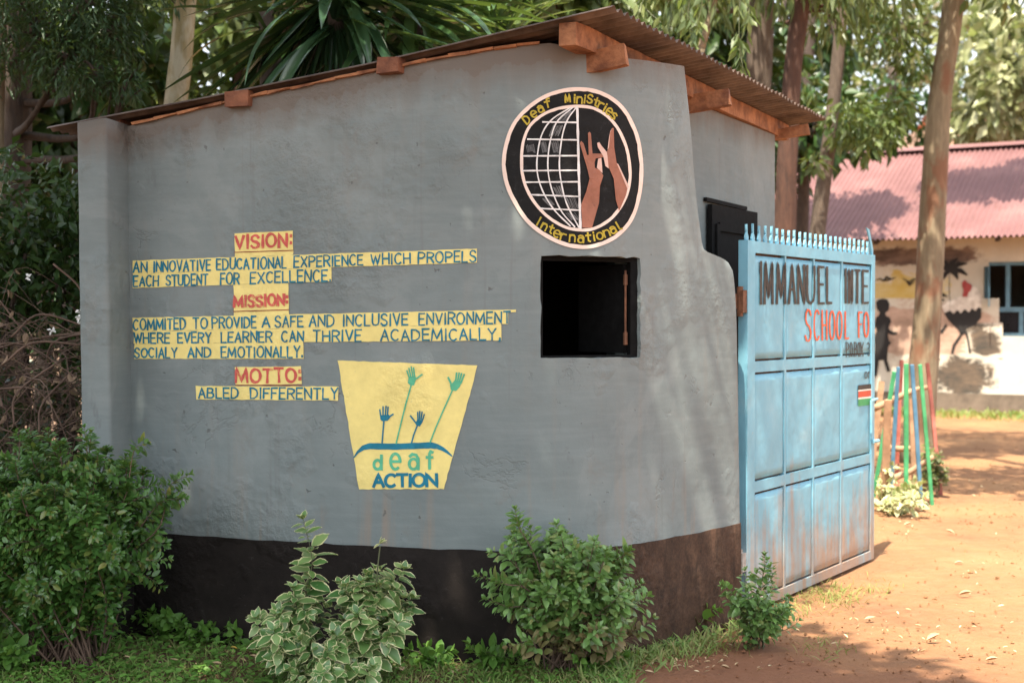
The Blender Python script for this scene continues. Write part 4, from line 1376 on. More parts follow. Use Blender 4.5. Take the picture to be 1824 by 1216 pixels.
M['dry_grass'] = mat_leaf('dry_grass_blade', [(0.20, 0.20, 0.06), (0.30, 0.25, 0.10), (0.16, 0.22, 0.05)], 0.3, 0.6)
M['bark_red'] = mat_bark('red_brown_bark', (0.038, 0.018, 0.012), (0.105, 0.048, 0.03))
M['bark_grey'] = mat_bark('grey_brown_bark', (0.055, 0.040, 0.03), (0.135, 0.10, 0.075))
M['bark_pale'] = mat_bark('pale_peeling_bark', (0.14, 0.105, 0.065), (0.28, 0.22, 0.14), 3, patch=(0.20, 0.085, 0.045))
M['bark_yellow'] = mat_bark('yellowish_smooth_bark', (0.17, 0.13, 0.055), (0.34, 0.28, 0.15), 2, patch=(0.42, 0.38, 0.28))
M['bark_dark'] = mat_bark('dark_bark', (0.03, 0.02, 0.016), (0.085, 0.058, 0.042))
M['twig'] = mat_simple('dry_brown_twig', (0.13, 0.083, 0.06), 0.85, 0, 0.35, 8, 0.2)
M['stem_green'] = mat_simple('green_stem', (0.09, 0.10, 0.045), 0.6, 0, 0.3, 12, 0.1)
M['white_petal'] = mat_leaf('white_petal', [(0.8, 0.8, 0.78), (0.75, 0.74, 0.72)], 0.2, 0.5)
M['dead_leaf'] = mat_leaf('dead_leaf', [(0.30, 0.18, 0.08), (0.40, 0.27, 0.13), (0.22, 0.12, 0.06), (0.45, 0.35, 0.2), (0.52, 0.43, 0.28)], 0.0, 0.7)

def tree(name, label, cat, path, r0, r1, bark, clumps, density, tpl, size, leaf, group=None, hang=0.2, seg=12, limbs=True, rough=0.18, up=0.5, flare=1.25):
    base = path[0].copy(); base.z = 0
    t = thing(name, label, cat, tuple(base), group)
    n = len(path)
    rad = [r0 + (r1 - r0) * i / (n - 1) for i in range(n)]
    rad[0] *= flare
    mb = MB(); mb.tube(path, rad, seg, rough=rough, sd=base.x * 3)
    if limbs and clumps:
        for c in clumps:
            q = Vector(c[:3])
            cand = [p for p in path if p.z < q.z - 0.2] or [path[-1]]
            st = min(cand, key=lambda p: (p - q).length)
            i = path.index(st)
            mid = st.lerp(q, 0.5) + Vector((random.uniform(-.25, .25), random.uniform(-.25, .25), -0.12 * (q - st).length))
            pts = spline([st, mid, q], 8)
            rb = rad[i] * 0.26
            mb.tube(pts, [rb * (1 - k / 8.5) + 0.006 for k in range(8)], 6)
            for _ in range(5):
                d = Vector(rnd_dirs(1)[0]); d = Vector((d.x * c[3], d.y * c[4], d.z * c[5])) * 0.85
                s = pts[random.randint(4, 7)]
                e = q + d
                mb.tube(spline([s, s.lerp(e, .5) + Vector((0, 0, .08)), e], 5), [0.016, .013, .010, .007, .004], 4, cap=False)
    mb.build('trunk', bark, t, smooth=True)
    if clumps:
        crown('crown', clumps, density, tpl, size, leaf, t, hang=hang, up=up)
    return t

def cl(px, py, Y, r, f=1.0, rz=None, ry=None):
    p = W(px, py, Y)
    return (p.x, p.y, p.z, r, ry or r, rz or r, f)

T_S = tpl_simple(0.5, 0.1)
T_L = tpl_simple(0.2, 0.05)
T_L3 = tpl_simple(0.36, 0.06)
# ------------------------------------------------------------------ trees on the right
def rooted(pts, Y, n=16):
    """trunk path from picture points at distance Y, carried down to the ground"""
    w = [W(px, py, Y) for px, py in pts]
    d = (w[1] - w[0])
    b = w[0] - d * ((w[0].z + 0.05) / d.z) if w[0].z > 0 else w[0]
    if w[0].z > 0: w = [b] + w
    return spline(w, n)

tree('tall_tree', 'tall pale peeling trunk standing right of the painted stakes before the mural', 'tree',
     rooted([(1642, 700), (1652, 560), (1664, 330), (1678, 150), (1700, -10), (1716, -260)], 15.5, 24), 0.185, 0.10, M['bark_pale'],
     [cl(1640, -240, 15.5, 1.3, 1), cl(1850, -180, 15.0, 1.3, 1), cl(1760, -420, 15.5, 1.5, 1), cl(1560, -380, 16.3, 1.2, 1)], 800, T_L3, 0.2, M['leaf_mid'], hang=0.35, rough=0.12)
tree('leaning_red_trunk_tree', 'dark red brown trunk rising right behind the booth eave', 'tree',
     rooted([(1396, 430), (1402, 300), (1412, 120), (1428, -10), (1440, -220)], 13.0), 0.115, 0.075, M['bark_red'],
     [cl(1350, -90, 13, .6, .25), cl(1470, 10, 13.4, .35, .10), cl(1500, -110, 13, .9, .8), cl(1420, -240, 13, 1.1, .9)], 900, T_L, 0.22, M['leaf_euc'], hang=0.8, flare=1.1)
tree('slender_tree', 'thin grey brown trunk with drooping green leaves in front of the red roof', 'tree',
     rooted([(1455, 420), (1470, 300), (1486, 170), (1497, 40), (1506, -160)], 15.0), 0.095, 0.06, M['bark_grey'],
     [cl(1505, 215, 14.6, .28, .22), cl(1575, 225, 14.8, .24, .2), cl(1545, 200, 15.5, .22, .14), cl(1600, 190, 15.0, .2, .12), cl(1545, 262, 14.5, .16, .05), cl(1440, 150, 15.6, .2, .06), cl(1590, 60, 15.5, .35, .22), cl(1530, -20, 15.5, .4, .25), cl(1625, 110, 15.5, .22, .1), cl(1450, 285, 14.2, .12, .03)], 900, T_L3, 0.135, M['leaf_mid'], hang=0.45, flare=1.1, limbs=False)
tree('grey_trunk_tree', 'broad dark grey trunk behind the hanging leaf sprays above the roof', 'tree',
     rooted([(1348, 420), (1350, 200), (1354, 60), (1360, -80), (1364, -300)], 16.0), 0.17, 0.13, M['bark_grey'],
     [cl(1300, -120, 16, 1, .5), cl(1180, -30, 16.5, .8, .3), cl(1420, -140, 16, 1, .5), cl(1360, -300, 16, 1.5, 1)], 900, T_L, 0.24, M['leaf_mid'], hang=0.6)
tree('thin_pinkish_tree', 'thin pinkish bare stem slanting above the booth roof ridge', 'tree',
     rooted([(1232, 160), (1248, 90), (1270, 10), (1290, -120)], 12.5), 0.045, 0.03, M['bark_pale'],
     [cl(1240, -60, 12.5, .5, .6)], 700, T_L, 0.2, M['leaf_euc'], hang=0.8)

# hanging sprays of long leaves over the roof ridge
def spray(px, py, Y, L, n, twig_up=1.6, leaf=None, size=0.15, w=0.35):
    top = W(px, py, Y)
    t = thing('hanging_leaf_spray', 'x', 'branch', tuple(top))
    mb = MB(); P = []; D = []
    for k in range(n):
        o = Vector((random.gauss(0, w * .35), random.gauss(0, .2), random.uniform(-.1, .25)))
        ln = L * random.uniform(.6, 1.1)
        pts = spline([top + o + Vector((random.uniform(-.25, .25), random.uniform(-.2, .2), 0.75)), top + o, top + o + Vector((random.uniform(-.1, .1), random.uniform(-.1, .1), -ln * .55)), top + o + Vector((random.uniform(-.16, .16), random.uniform(-.1, .1), -ln))], 9)
        mb.tube(pts, [.005 - .0004 * i for i in range(9)], 4, cap=False)
        for i in range(2, 9):
            for _ in range(4):
                P.append(pts[i] + Vector((random.uniform(-.02, .02), random.uniform(-.02, .02), random.uniform(-.05, .05)))); D.append((random.gauss(0, .45), random.gauss(0, .45), -1))
    mb.build('twig', M['stem_green'], t)
    n = len(P)
    leaves('foliage', T_L3, np.array(P), np.array(D), rnd_dirs(n), size * rng.uniform(.7, 1.25, n), leaf or M['leaf_euc'], t)
    return t
for (px, py, L, n, lab) in ((1236, 0, .55, 9, 'grey green leaf spray hanging nearest the booth roof ridge'),
                            (1322, 40, .62, 9, 'pale drooping leaf spray hanging above the middle of the eave'),
                            (1168, -40, .45, 8, 'leafy spray at the top edge above the roof corner')):
    spray(px, py, 10.2, L, 3, w=.22, size=.12)['label'] = lab

tree('broadleaf_tree', 'sunlit tree with large pale leaves behind the red roof at the right edge', 'tree',
     rooted([(1815, 300), (1806, 180), (1790, 60), (1780, -60)], 31), 0.2, 0.12, M['bark_dark'],
     [cl(1760, 90, 29.6, 1.1, 1.3), cl(1815, 130, 29.2, 1.0, 1.3), cl(1770, 180, 29.4, .85, 1), cl(1850, 60, 29.5, 1.3, 1.2), cl(1800, 10, 30, 1.1, 1), cl(1725, 215, 30, .6, .6), cl(1850, 200, 30, 1, .8)],
     230, tpl_simple(0.5, 0.08), 0.36, M['leaf_broad'], hang=0.35)
for px, lab in ((1730, 'dark leafy tree just behind the red roof ridge right of the tall trunk'), (1580, 'dark green tree behind the roof ridge left of the tall trunk')):
    tree('dark_tree', lab, 'tree', rooted([(px, 330), (px + 6, 200), (px + 10, 120)], 33), 0.16, 0.1, M['bark_dark'],
         [cl(px, 185, 33, .8, .5), cl(px + 70, 205, 33, .7, .45), cl(px - 40, 215, 33, .4, .2), cl(px + 60, 150, 33.5, .7, .3)], 420, T_S, 0.26, M['leaf_dark'])
tree('umbrella_tree', 'airy flat-topped tree in layers against the bright sky gap', 'tree',
     rooted([(1560, 330), (1580, 210), (1600, 100), (1610, 40)], 40), 0.2, 0.08, M['bark_grey'],
     [cl(1580, 105, 40, 1.6, .5, .22), cl(1640, 130, 40, 1.2, .35, .2), cl(1560, 150, 40, 1.2, .35, .2), cl(1670, 30, 40, 1.6, .8, .5), cl(1600, 20, 41, 1.8, .9, .7), cl(1730, 60, 41, 1.5, .5, .5), cl(1500, 60, 41, 1.8, 1, .8)], 500, T_S, 0.3, M['leaf_light'])

# ------------------------------------------------------------------ trees on the left, behind the booth
tree('yellow_trunk_tree', 'smooth yellowish trunk with pale spots rising left behind the booth roof', 'tree',
     rooted([(312, 190), (322, 110), (329, 20), (334, -90), (336, -300)], 11.5), 0.10, 0.085, M['bark_yellow'],
     [cl(300, -170, 11.5, .8, 1), cl(420, -180, 12, .9, 1)], 900, T_S, 0.16, M['leaf_mid'], rough=.06, flare=1.0)
tree('dark_trunk_tree', 'dark wide trunk with feathery foliage at the left edge', 'tree',
     rooted([(22, 420), (26, 240), (30, 80), (34, -80), (40, -300)], 10.5), 0.125, 0.10, M['bark_dark'],
     [cl(70, 40, 9.6, .5, .8), cl(160, 10, 9.5, .42, .7), cl(120, 100, 9.4, .3, .35), cl(200, 60, 9.6, .24, .2), cl(225, 145, 9.3, .14, .09), cl(170, 130, 9.3, .15, .1), cl(100, -90, 9.6, .7, 1), cl(240, -80, 9.8, .5, .6), cl(-60, 60, 9.6, .5, .6)],
     1700, T_L, 0.085, M['leaf_feather'], hang=0.25, up=1.0)
tree('thin_pale_tree', 'thin pale bare stem at the far left edge', 'tree',
     rooted([(-2, 420), (0, 260), (4, 90), (8, -60)], 9.8), 0.03, 0.025, M['bark_pale'], [], 0, T_S, .1, M['leaf_mid'], flare=1.0)
k = 0
for (px, Y, r, bark, lab, cls) in (
        (140, 13.5, .09, 'bark_dark', 'dark trunk with deep green leaves behind the feathery foliage', [(40, 120, .6, .7), (150, 170, .55, .6), (215, 110, .5, .5), (70, 220, .6, .7), (150, 290, .55, .6), (0, 60, .6, .7), (110, 40, .6, .6)]),
        (428, 17, .075, 'bark_red', 'thin red brown trunk seen through the gap left of the strap leaves', [(470, -60, 1.2, 1), (380, -40, 1.1, 1)]),
        (96, 16, .10, 'bark_grey', 'greyish trunk among bright leaves behind the left hedge', [(90, 230, .9, .9), (170, 250, .8, .8), (60, 300, .8, .8), (150, 330, .8, .7)]),
        (255, 18, .09, 'bark_dark', 'slim dark trunk between the feathery foliage and the yellowish trunk', [(250, 120, .9, .5), (280, 210, .7, .4), (225, 250, .7, .5), (380, 120, .7, .35)]),
        (980, 15, .07, 'bark_grey', 'thin trunk behind the top corner of the booth roof', [(960, -20, .8, 1), (1060, -30, .8, 1), (890, 20, .7, .9)]),
        (1190, 19, .12, 'bark_dark', 'dark trunk deep in the wood above the roof ridge', [(1180, 30, 1.1, 1), (1260, 70, 1.0, 1), (1120, -20, 1.1, 1), (1330, 150, .9, .9)]),
        (1440, 22, .11, 'bark_dark', 'dark trunk deep in the wood left of the slender grey trunk', [(1400, 130, .9, .5), (1455, 215, .7, .45), (1380, 250, .9, .8), (1480, 40, .9, .5), (1545, 225, .5, .25)]),
        (700, 17, .11, 'bark_dark', 'dark trunk hidden behind the strap leaf plants', [(620, -10, 1.3, 1), (760, 20, 1.2, 1), (860, 60, 1.0, 1), (520, 60, .9, .5)])):
    tree('forest_tree', lab, 'tree', rooted([(px - 8, 330), (px - 2, 150), (px + 4, 20), (px + 8, -150)], Y), r, r * .75, M[bark],
         [cl(a, b, Y + random.uniform(-1, 1), c, f) for a, b, c, f in cls], 620, T_S, 0.2 + .004 * Y, M[['leaf_dark', 'leaf_mid', 'leaf_light', 'leaf_mid', 'leaf_mid', 'leaf_dark', 'leaf_dark', 'leaf_dark'][k]], group='trees in the wood behind the booth', hang=.3)
    k += 1

# dense green mass of the wood farther off
def far_wood():
    P = []
    n = 9000
    for _ in range(n):
        a = random.uniform(-0.55, 0.62)
        Y = random.uniform(34, 52)
        x = math.tan(a) * Y
        h = 5.5 + 5.0 * mnoise.noise(Vector((x * .12, 0, 3))) + 2.2 * mnoise.noise(Vector((x * .5, Y * .2, 1)))
        if x > 4: h = 5.2 + 1.2 * mnoise.noise(Vector((x * .4, 0, 3)))
        z = h * random.random() ** 0.8
        if mnoise.noise(Vector((x * .55, Y * .25, z * .6))) < -0.12: continue
        P.append((x, Y, z))
    P = np.array(P); n = len(P)
    o = leaves('far_wood', T_S, P, rnd_dirs(n) + np.array([0, 0, -.4]), rnd_dirs(n) + np.array([0, 0, .6]), rng.uniform(.5, 1.0, n), M['leaf_dark'])
    tag(o, 'far green wood behind the school compound', 'woodland', kind='stuff')
far_wood()

# strap leaved plants behind the roof
def strap_plant(center, n, L, label, leafmat, droop=(.35, .9), el=(-.2, 1.2), azr=(0, 2 * math.pi), extra=None, trunk_r=.09, w=0.075):
    c = Vector(center)
    t = thing('strap_leaf_plant', label, 'plant', (c.x, c.y, 0), 'strap leaf plants behind the booth')
    mb = MB()
    mb.tube(spline([Vector((c.x + .1, c.y + .1, -.05)), Vector((c.x + .02, c.y + .05, c.z * .5)), c], 10), [trunk_r * (1.1 - .03 * i) for i in range(10)], 10, rough=.2)
    mb.build('trunk', M['bark_dark'], t, smooth=True)
    groups = {}
    for i in range(n):
        az = random.uniform(*azr); e = random.uniform(*el)
        d = Vector((math.cos(az) * math.cos(e), math.sin(az) * math.cos(e), math.sin(e)))
        k = random.choice((0, 1, 2))
        groups.setdefault(k, []).append((c + Vector((0, 0, random.uniform(-.25, .1))) + d * .05, d, L * random.uniform(.7, 1.15)))
    for (d, l) in (extra or []):
        groups.setdefault(0, []).append((c + Vector((0, 0, -.05)), Vector(d).normalized(), l))
    Pv = []; 
    allP, allD, allS = [], [], []
    Vs, Fs, Es = [], [], []
    off = 0
    for k, it in groups.items():
        tv, tf, te = tpl_strap(8, w, droop[0] + (droop[1] - droop[0]) * k / 2)
        P = np.array([a for a, b, s in it]); D = np.array([b for a, b, s in it]); S = np.array([s for a, b, s in it])
        Nn = np.tile(np.array([0, 0, 1.0]), (len(P), 1)) + rnd_dirs(len(P)) * .15
        d, s, u = frames(D, Nn)
        V = (P[:, None] + S[:, None, None] * (tv[None, :, 0:1] * d[:, None] + tv[None, :, 1:2] * s[:, None] + tv[None, :, 2:3] * u[:, None])).reshape(-1, 3)
        Vs.append(V); Fs.append((tf[None] + (np.arange(len(P)) * len(tv))[:, None, None]).reshape(-1, 4) + off); off += len(V)
    obj('foliage', np.concatenate(Vs), np.concatenate(Fs), leafmat, t, smooth=True)
    return t
c1 = W(600, -10, 8.9)
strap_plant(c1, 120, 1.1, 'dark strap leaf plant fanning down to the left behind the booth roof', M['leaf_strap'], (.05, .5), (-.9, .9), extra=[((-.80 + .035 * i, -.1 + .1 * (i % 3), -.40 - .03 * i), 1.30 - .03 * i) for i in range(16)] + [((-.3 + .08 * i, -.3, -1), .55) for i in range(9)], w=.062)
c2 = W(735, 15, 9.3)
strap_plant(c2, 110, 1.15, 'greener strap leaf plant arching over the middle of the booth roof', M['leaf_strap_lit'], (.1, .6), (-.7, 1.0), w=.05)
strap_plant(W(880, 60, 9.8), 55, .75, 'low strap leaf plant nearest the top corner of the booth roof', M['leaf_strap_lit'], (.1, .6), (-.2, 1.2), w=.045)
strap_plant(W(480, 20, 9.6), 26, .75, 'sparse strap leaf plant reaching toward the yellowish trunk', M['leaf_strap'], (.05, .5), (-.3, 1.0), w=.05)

# ------------------------------------------------------------------ hedge and dry vines left of the booth
hp = (-3.3, 8.6, 0)
hedge = thing('hedge_shrub', 'dark evergreen shrub rising behind the dry vines at the left edge', 'shrub', hp)
mb = MB()
for i in range(14):
    b = Vector((-3.3 + random.uniform(-.7, .9), 8.6 + random.uniform(-.4, .5), 0))
    mb.tube(spline([b, b + Vector((random.uniform(-.2, .2), random.uniform(-.2, .2), 1.0)), b + Vector((random.uniform(-.4, .4), random.uniform(-.3, .3), 2.0))], 7), [.03 - .003 * k for k in range(7)], 6)
mb.build('stem', M['bark_dark'], hedge)
crown('foliage', [(-3.6, 8.6, 1.9, .75, .5, .6, 1), (-2.75, 8.6, 1.9, .6, .5, .55, 1), (-3.2, 8.5, 2.2, .8, .6, .5, .9), (-2.5, 8.7, 2.1, .5, .5, .45, .6), (-4.3, 8.5, 1.6, .7, .6, .9, .8), (-3.3, 9.0, .7, 1.2, .4, .7, 1.3), (-2.7, 9.3, .7, .8, .4, .8, 1), (-4.3, 9.3, .9, .8, .5, .9, 1), (-2.4, 8.5, 1.6, .4, .4, .5, .4)], 1900, tpl_simple(.5, .1), .075, M['leaf_dark'], hedge, hang=.2)

vines = thing('dry_vine_tangle', 'tangle of dry brown vines and dead twigs left of the booth pier', 'vines', (-2.7, 7.4, 0))
mb = MB()
vp = []
for i in range(620):
    big = i < 16
    x = random.uniform(-3.6, -2.12); y = random.uniform(7.1, 8.1); z = random.uniform(.5, 1.55) * (1 if random.random() < .85 else 1.12)
    a = random.uniform(0, 6.28); L = random.uniform(.3, .9)
    d = Vector((math.cos(a), .5 * math.sin(a), random.uniform(-.9, .6)))
    p0 = Vector((x, y, z))
    pts = spline([p0, p0 + d * L * .5 + Vector((random.uniform(-.15, .15), random.uniform(-.1, .1), random.uniform(-.05, .2))), p0 + d * L + Vector((0, 0, random.uniform(-.35, .05)))], 8)
    pts = [q if q.x < -2.1 or q.y > 7.45 else Vector((-2.12, q.y, q.z)) for q in pts]
    r = random.uniform(.006, .011) if big else random.uniform(.0015, .004)
    mb.tube(pts, [r * (1 - .06 * k) for k in range(8)], 4, cap=False)
    vp += pts[2:]
for px0, py0, px1, py1, px2, py2, Y in ((4, 650, 60, 610, 155, 615, 7.1), (25, 760, 30, 700, 110, 640, 7.05), (70, 770, 75, 720, 130, 660, 7.1), (95, 470, 140, 510, 150, 550, 7.0), (20, 600, 70, 560, 150, 580, 7.2)):
    mb.tube(spline([W(px0, py0, Y), W(px1, py1, Y), W(px2, py2, Y)], 12), .006, 6)
mb.build('stem', M['twig'], vines, smooth=True)
n = 900
idx = rng.integers(0, len(vp), n)
P = np.array([vp[i] for i in idx])
leaves('dead_foliage', tpl_full(.5, .3), P, rnd_dirs(n) + np.array([0, 0, -.7]), rnd_dirs(n), .05 * rng.uniform(.5, 1.3, n), mat_leaf('dry_brown_leaf', [(.13, .085, .055), (.20, .13, .085), (.27, .19, .13)], .15, .8), vines)
for px, py, sc in ((144, 560, .9), (146, 572, .7), (95, 590, .5), (49, 494, .35)):
    c = W(px, py, 6.98 if px > 100 else 7.25)
    P = []; D = []
    for k in range(int(9 * sc) + 4):
        P.append(c + Vector((random.gauss(0, .012 * sc), random.gauss(0, .01), random.gauss(0, .02 * sc)))); D.append(rnd_dirs(1)[0])
    n = len(P)
    leaves('flower', tpl_full(.6, .3), np.array(P), np.array(D), np.tile([0, -1., .5], (n, 1)) + rnd_dirs(n) * .5, np.full(n, .024), M['white_petal'], vines)

# ------------------------------------------------------------------ overhanging shade tree above the road (its crown is above the frame)
sh = thing('shade_tree', 'large leafy tree overhanging the road in front of the booth', 'tree', (-5.2, 2.5, 0))
mb = MB()
tp = spline([Vector((-5.2, 2.5, -.05)), Vector((-5.1, 2.6, 2.5)), Vector((-4.6, 2.9, 5)), Vector((-3.6, 3.2, 7.4))], 14)
mb.tube(tp, [.28 - .012 * i for i in range(14)], 12, rough=.15)
shc = []
def shade_at(gx, gy, z, r, f=1.0):
    """crown clump whose shadow falls on ground point gx, gy"""
    t = z / SUN.z
    shc.append((gx + SUN.x * t, gy + SUN.y * t, z, r, r, r * .6, f))
for gx in np.arange(-5.0, 0.5, .9):
    for gy in np.arange(3.6, 9.8, .9):
        if gy > 6.6 and gx > -.3: continue
        shade_at(gx + random.uniform(-.3, .3), gy + random.uniform(-.3, .3), random.uniform(6.4, 8.2), .95, 1)
for gx, gy, f in ((.95, 4.4, 1), (1.0, 5.2, 1), (.85, 6.1, 1), (.2, 7.0, .8), (1.45, 5.0, 1.3), (1.35, 5.6, 1.3), (1.4, 6.2, 1.2), (1.15, 6.75, .7), (1.1, 6.3, .8), (1.55, 5.5, .8), (1.0, 5.7, .9), (.1, 8.0, .7), (.3, 8.8, .5), (.95, 8.1, .3), (.75, 8.6, .4), (1.3, 8.25, .45), (1.1, 8.5, .4)):
    shade_at(gx, gy, 7.2, .62, f * .6)
for gx in np.arange(-6.5, .1, 1.15):
    for gy in np.arange(9.8, 14.5, 1.15):
        shade_at(gx + random.uniform(-.3, .3), gy + random.uniform(-.3, .3), random.uniform(6.8, 8.6), .95, .75)
for gx in np.arange(-2.6, .45, .6):
    for gy in np.arange(7.0, 9.2, .6):
        shade_at(gx + random.uniform(-.2, .2), gy + random.uniform(-.2, .2), random.uniform(6.0, 7.0), .5, .22)
for c in shc[::3]:
    q = Vector(c[:3]); st = min(tp[6:], key=lambda p: (p - q).length)
    mb.tube(spline([st, st.lerp(q, .5) + Vector((0, 0, -.3)), q], 7), [.09 - .011 * k for k in range(7)], 6)
mb.build('trunk', M['bark_grey'], sh, smooth=True)
crown('crown', shc, 520, T_S, .21, M['leaf_mid'], sh, hang=.15, up=1.0)
# tree behind the booth whose crown shades the red roof
rs = []
for px, py, r, f in ((1440, 350, .9, .8), (1500, 360, .9, .9), (1545, 345, .6, .5), (1500, 395, .6, .6), (1730, 350, .75, .7), (1790, 375, .8, .8), (1840, 345, .7, .7), (1400, 380, .9, .8)):
    g = W(px, py, 25.2); tt = (8.5 - g.z) / SUN.z
    rs.append((g.x + SUN.x * tt, g.y + SUN.y * tt, 8.5 + random.uniform(-.2, .6), r * 1.15, r * 1.15, r * .6, f * 2.4))
tree('roof_shade_tree', 'high crowned tree behind the booth shading the red school roof', 'tree', spline([Vector((3.9, 22.6, -.05)), Vector((4.0, 22.6, 4)), Vector((4.8, 22.9, 8.0))], 14), .16, .08, M['bark_grey'], rs, 420, T_S, .24, M['leaf_mid'])
rsh = thing('roadside_tree', 'leafy tree beyond the right edge shading the road', 'tree', (6.6, 9.6, 0))
mb = MB()
tp2 = spline([Vector((6.6, 9.6, -.05)), Vector((6.5, 9.7, 3)), Vector((5.6, 10.2, 6.4))], 12); mb.tube(tp2, [.2 - .008 * i for i in range(12)], 10, rough=.15)
rc = []
for gx, gy, r, f in ((4.3, 13.2, .5, .5), (5.0, 13.6, .6, .6), (5.7, 13.0, .5, .5), (4.7, 14.4, .5, .4), (5.6, 14.6, .6, .5), (6.2, 13.8, .6, .6), (4.9, 12.4, .3, .2), (5.2, 16.5, .6, .5), (6.2, 17.0, .7, .6), (4.6, 18.5, .6, .4), (7.0, 19.0, .8, .6), (3.9, 20.5, .7, .5), (5.5, 21.0, .8, .5)):
    z = random.uniform(6.4, 7.4); q = Vector((gx + SUN.x * z / SUN.z, gy + SUN.y * z / SUN.z, z))
    if q.z < 1.9 + .2325 * q.y + r * .5: q.z = 1.9 + .2325 * q.y + r * .5; q = Vector((gx + SUN.x * q.z / SUN.z, gy + SUN.y * q.z / SUN.z, q.z))
    rc.append((q.x, q.y, q.z, r, r, r * .5, f))
    mb.tube(spline([tp2[8], tp2[8].lerp(q, .5) + Vector((0, 0, .2)), q], 7), [.06 - .007 * k for k in range(7)], 6)
mb.build('trunk', M['bark_grey'], rsh, smooth=True)
crown('crown', rc, 520, T_S, .2, M['leaf_mid'], rsh, hang=.15, up=1.0)
# ------------------------------------------------------------------ school block with the red roof
def on_plane(px, py, A, B, off=0.0):
    a, b, c = ray(px, py)
    d = Vector((a, b, c)); n = (B - A); n.normalize(); n = Vector((n.y, -n.x, 0))
    o = Vector((0, 0, EYE))
    t = (A - o).dot(n) / d.dot(n)
    return o + d * t + n * off
w0 = W(1480, 570, 25.0); w0.z = 0
w1 = W(1824, 570, 23.4); w1.z = 0
WD = (w1 - w0).normalized(); WN = Vector((WD.y, -WD.x, 0))
def PS(px, py, off=0.0): return on_plane(px, py, w0, w1, off)
def ss(px): return (PS(px, 570) - w0).dot(WD)
def sp(u, z, n=0.0): return w0 + WD * u + WN * n + Vector((0, 0, z))
school = thing('school_building', 'cream school block with mural and red corrugated iron roof', 'building', tuple(w0))

def mat_school():
    m, nt, p = newmat('cream_limewash')
    c = coords(nt)
    z = sep(nt, c)[2]
    n = noise(nt, c, 1.1, 6, 0.65)
    col = ramp(nt, n, [(0.35, (0.50, 0.44, 0.35)), (0.6, (0.60, 0.55, 0.46)), (0.8, (0.68, 0.64, 0.56))])
    f = mth(nt, 'MULTIPLY_ADD', noise(nt, c, 4, 6, 0.7, .4), 0.7, mth(nt, 'MULTIPLY', z, -1.1))
    col = mix(nt, ramp(nt, f, [(-0.35, 0.0), (0.05, 0.0), (0.4, 0.8)]), col, (0.36, 0.20, 0.11))
    nt.links.new(col, p.inputs['Base Color']); p.inputs['Roughness'].default_value = .9
    bump(nt, p, noise(nt, c, 8, 5, .6), .2, .03)
    return m
M['cream'] = mat_school()
M['concrete'] = mat_simple('stained_concrete_plinth', (0.16, 0.125, 0.095), .9, 0, .35, 3, .3)
def mat_red_roof():
    m, nt, p = newmat('faded_red_roof_paint')
    c = coords(nt)
    col = ramp(nt, noise(nt, c, 1.1, 6, .65), [(.3, (.135, .060, .058)), (.55, (.18, .086, .082)), (.75, (.235, .13, .118))])
    st = noise(nt, stretch(nt, c, (5, 1.2, 1.2)), 1.6, 6, .7, .4)
    col = mix(nt, ramp(nt, st, [(.54, 0.0), (.72, .6)]), col, (.12, .055, .045))
    col = mix(nt, ramp(nt, noise(nt, c, 12, 5, .7), [(.66, 0.0), (.72, .7)]), col, (.07, .04, .03))
    nt.links.new(col, p.inputs['Base Color']); p.inputs['Roughness'].default_value = .6
    return m
M['red_roof'] = mat_red_roof()
M['win_blue'] = mat_simple('grey_blue_window_paint', (0.10, 0.20, 0.27), .5, 0, .25, 8, .1)
M['pane'] = mat_simple('dark_window_glass', (0.015, 0.015, 0.018), .12, 0, .2, 3, 0)
def mat_mural(name, a, b, cover, sc=1.6):
    m, nt, p = newmat(name)
    c = coords(nt)
    at = nt.nodes.new('ShaderNodeAttribute'); at.attribute_name = 'edge'
    n = noise(nt, stretch(nt, c, (1, 1, 2.2)), sc, 7, .7, .5)
    col = ramp(nt, n, [(.38, a), (.62, b)])
    f = mth(nt, 'MULTIPLY_ADD', noise(nt, stretch(nt, c, (1, 1, 2.0)), 1.9, 8, .75, .6), 5.5, mth(nt, 'SUBTRACT', mth(nt, 'MULTIPLY', at.outputs['Fac'], 1.5), 2.75))
    base = ramp(nt, noise(nt, c, 1.1, 6, .65), [(.35, (.50, .44, .35)), (.6, (.60, .55, .46)), (.8, (.68, .64, .56))])
    col = mix(nt, ramp(nt, f, [(.10, 0.0), (.62, cover)]), base, col)
    nt.links.new(col, p.inputs['Base Color']); p.inputs['Roughness'].default_value = .9
    return m
M['mural_ochre'] = mat_mural('mural_ochre_sky', (.50, .34, .06), (.55, .44, .20), .95)
M['mural_pink'] = mat_mural('mural_dusty_ground', (.26, .16, .11), (.50, .33, .25), .9)
M['mural_dark'] = mat_mural('mural_dark_bush_shade', (.03, .028, .025), (.13, .09, .06), .97, 2.5)  # bush paint and wall shading mixed into one dark colour
M['mural_cloud'] = mat_mural('mural_brown_cloud', (.06, .035, .03), (.20, .13, .10), .95, 2)
M['silhouette'] = mat_simple('mural_black_paint', (.015, .013, .013), .8, 0, .3, 6, 0)
M['feather'] = mat_simple('mural_feather_paint', (.52, .43, .36), .9, 0, .25, 7, 0, None, (.82, .76, .68))
M['comb'] = mat_simple('mural_red_paint', (.26, .03, .03), .8, 0, .2, 8, 0, None, (.42, .08, .07))

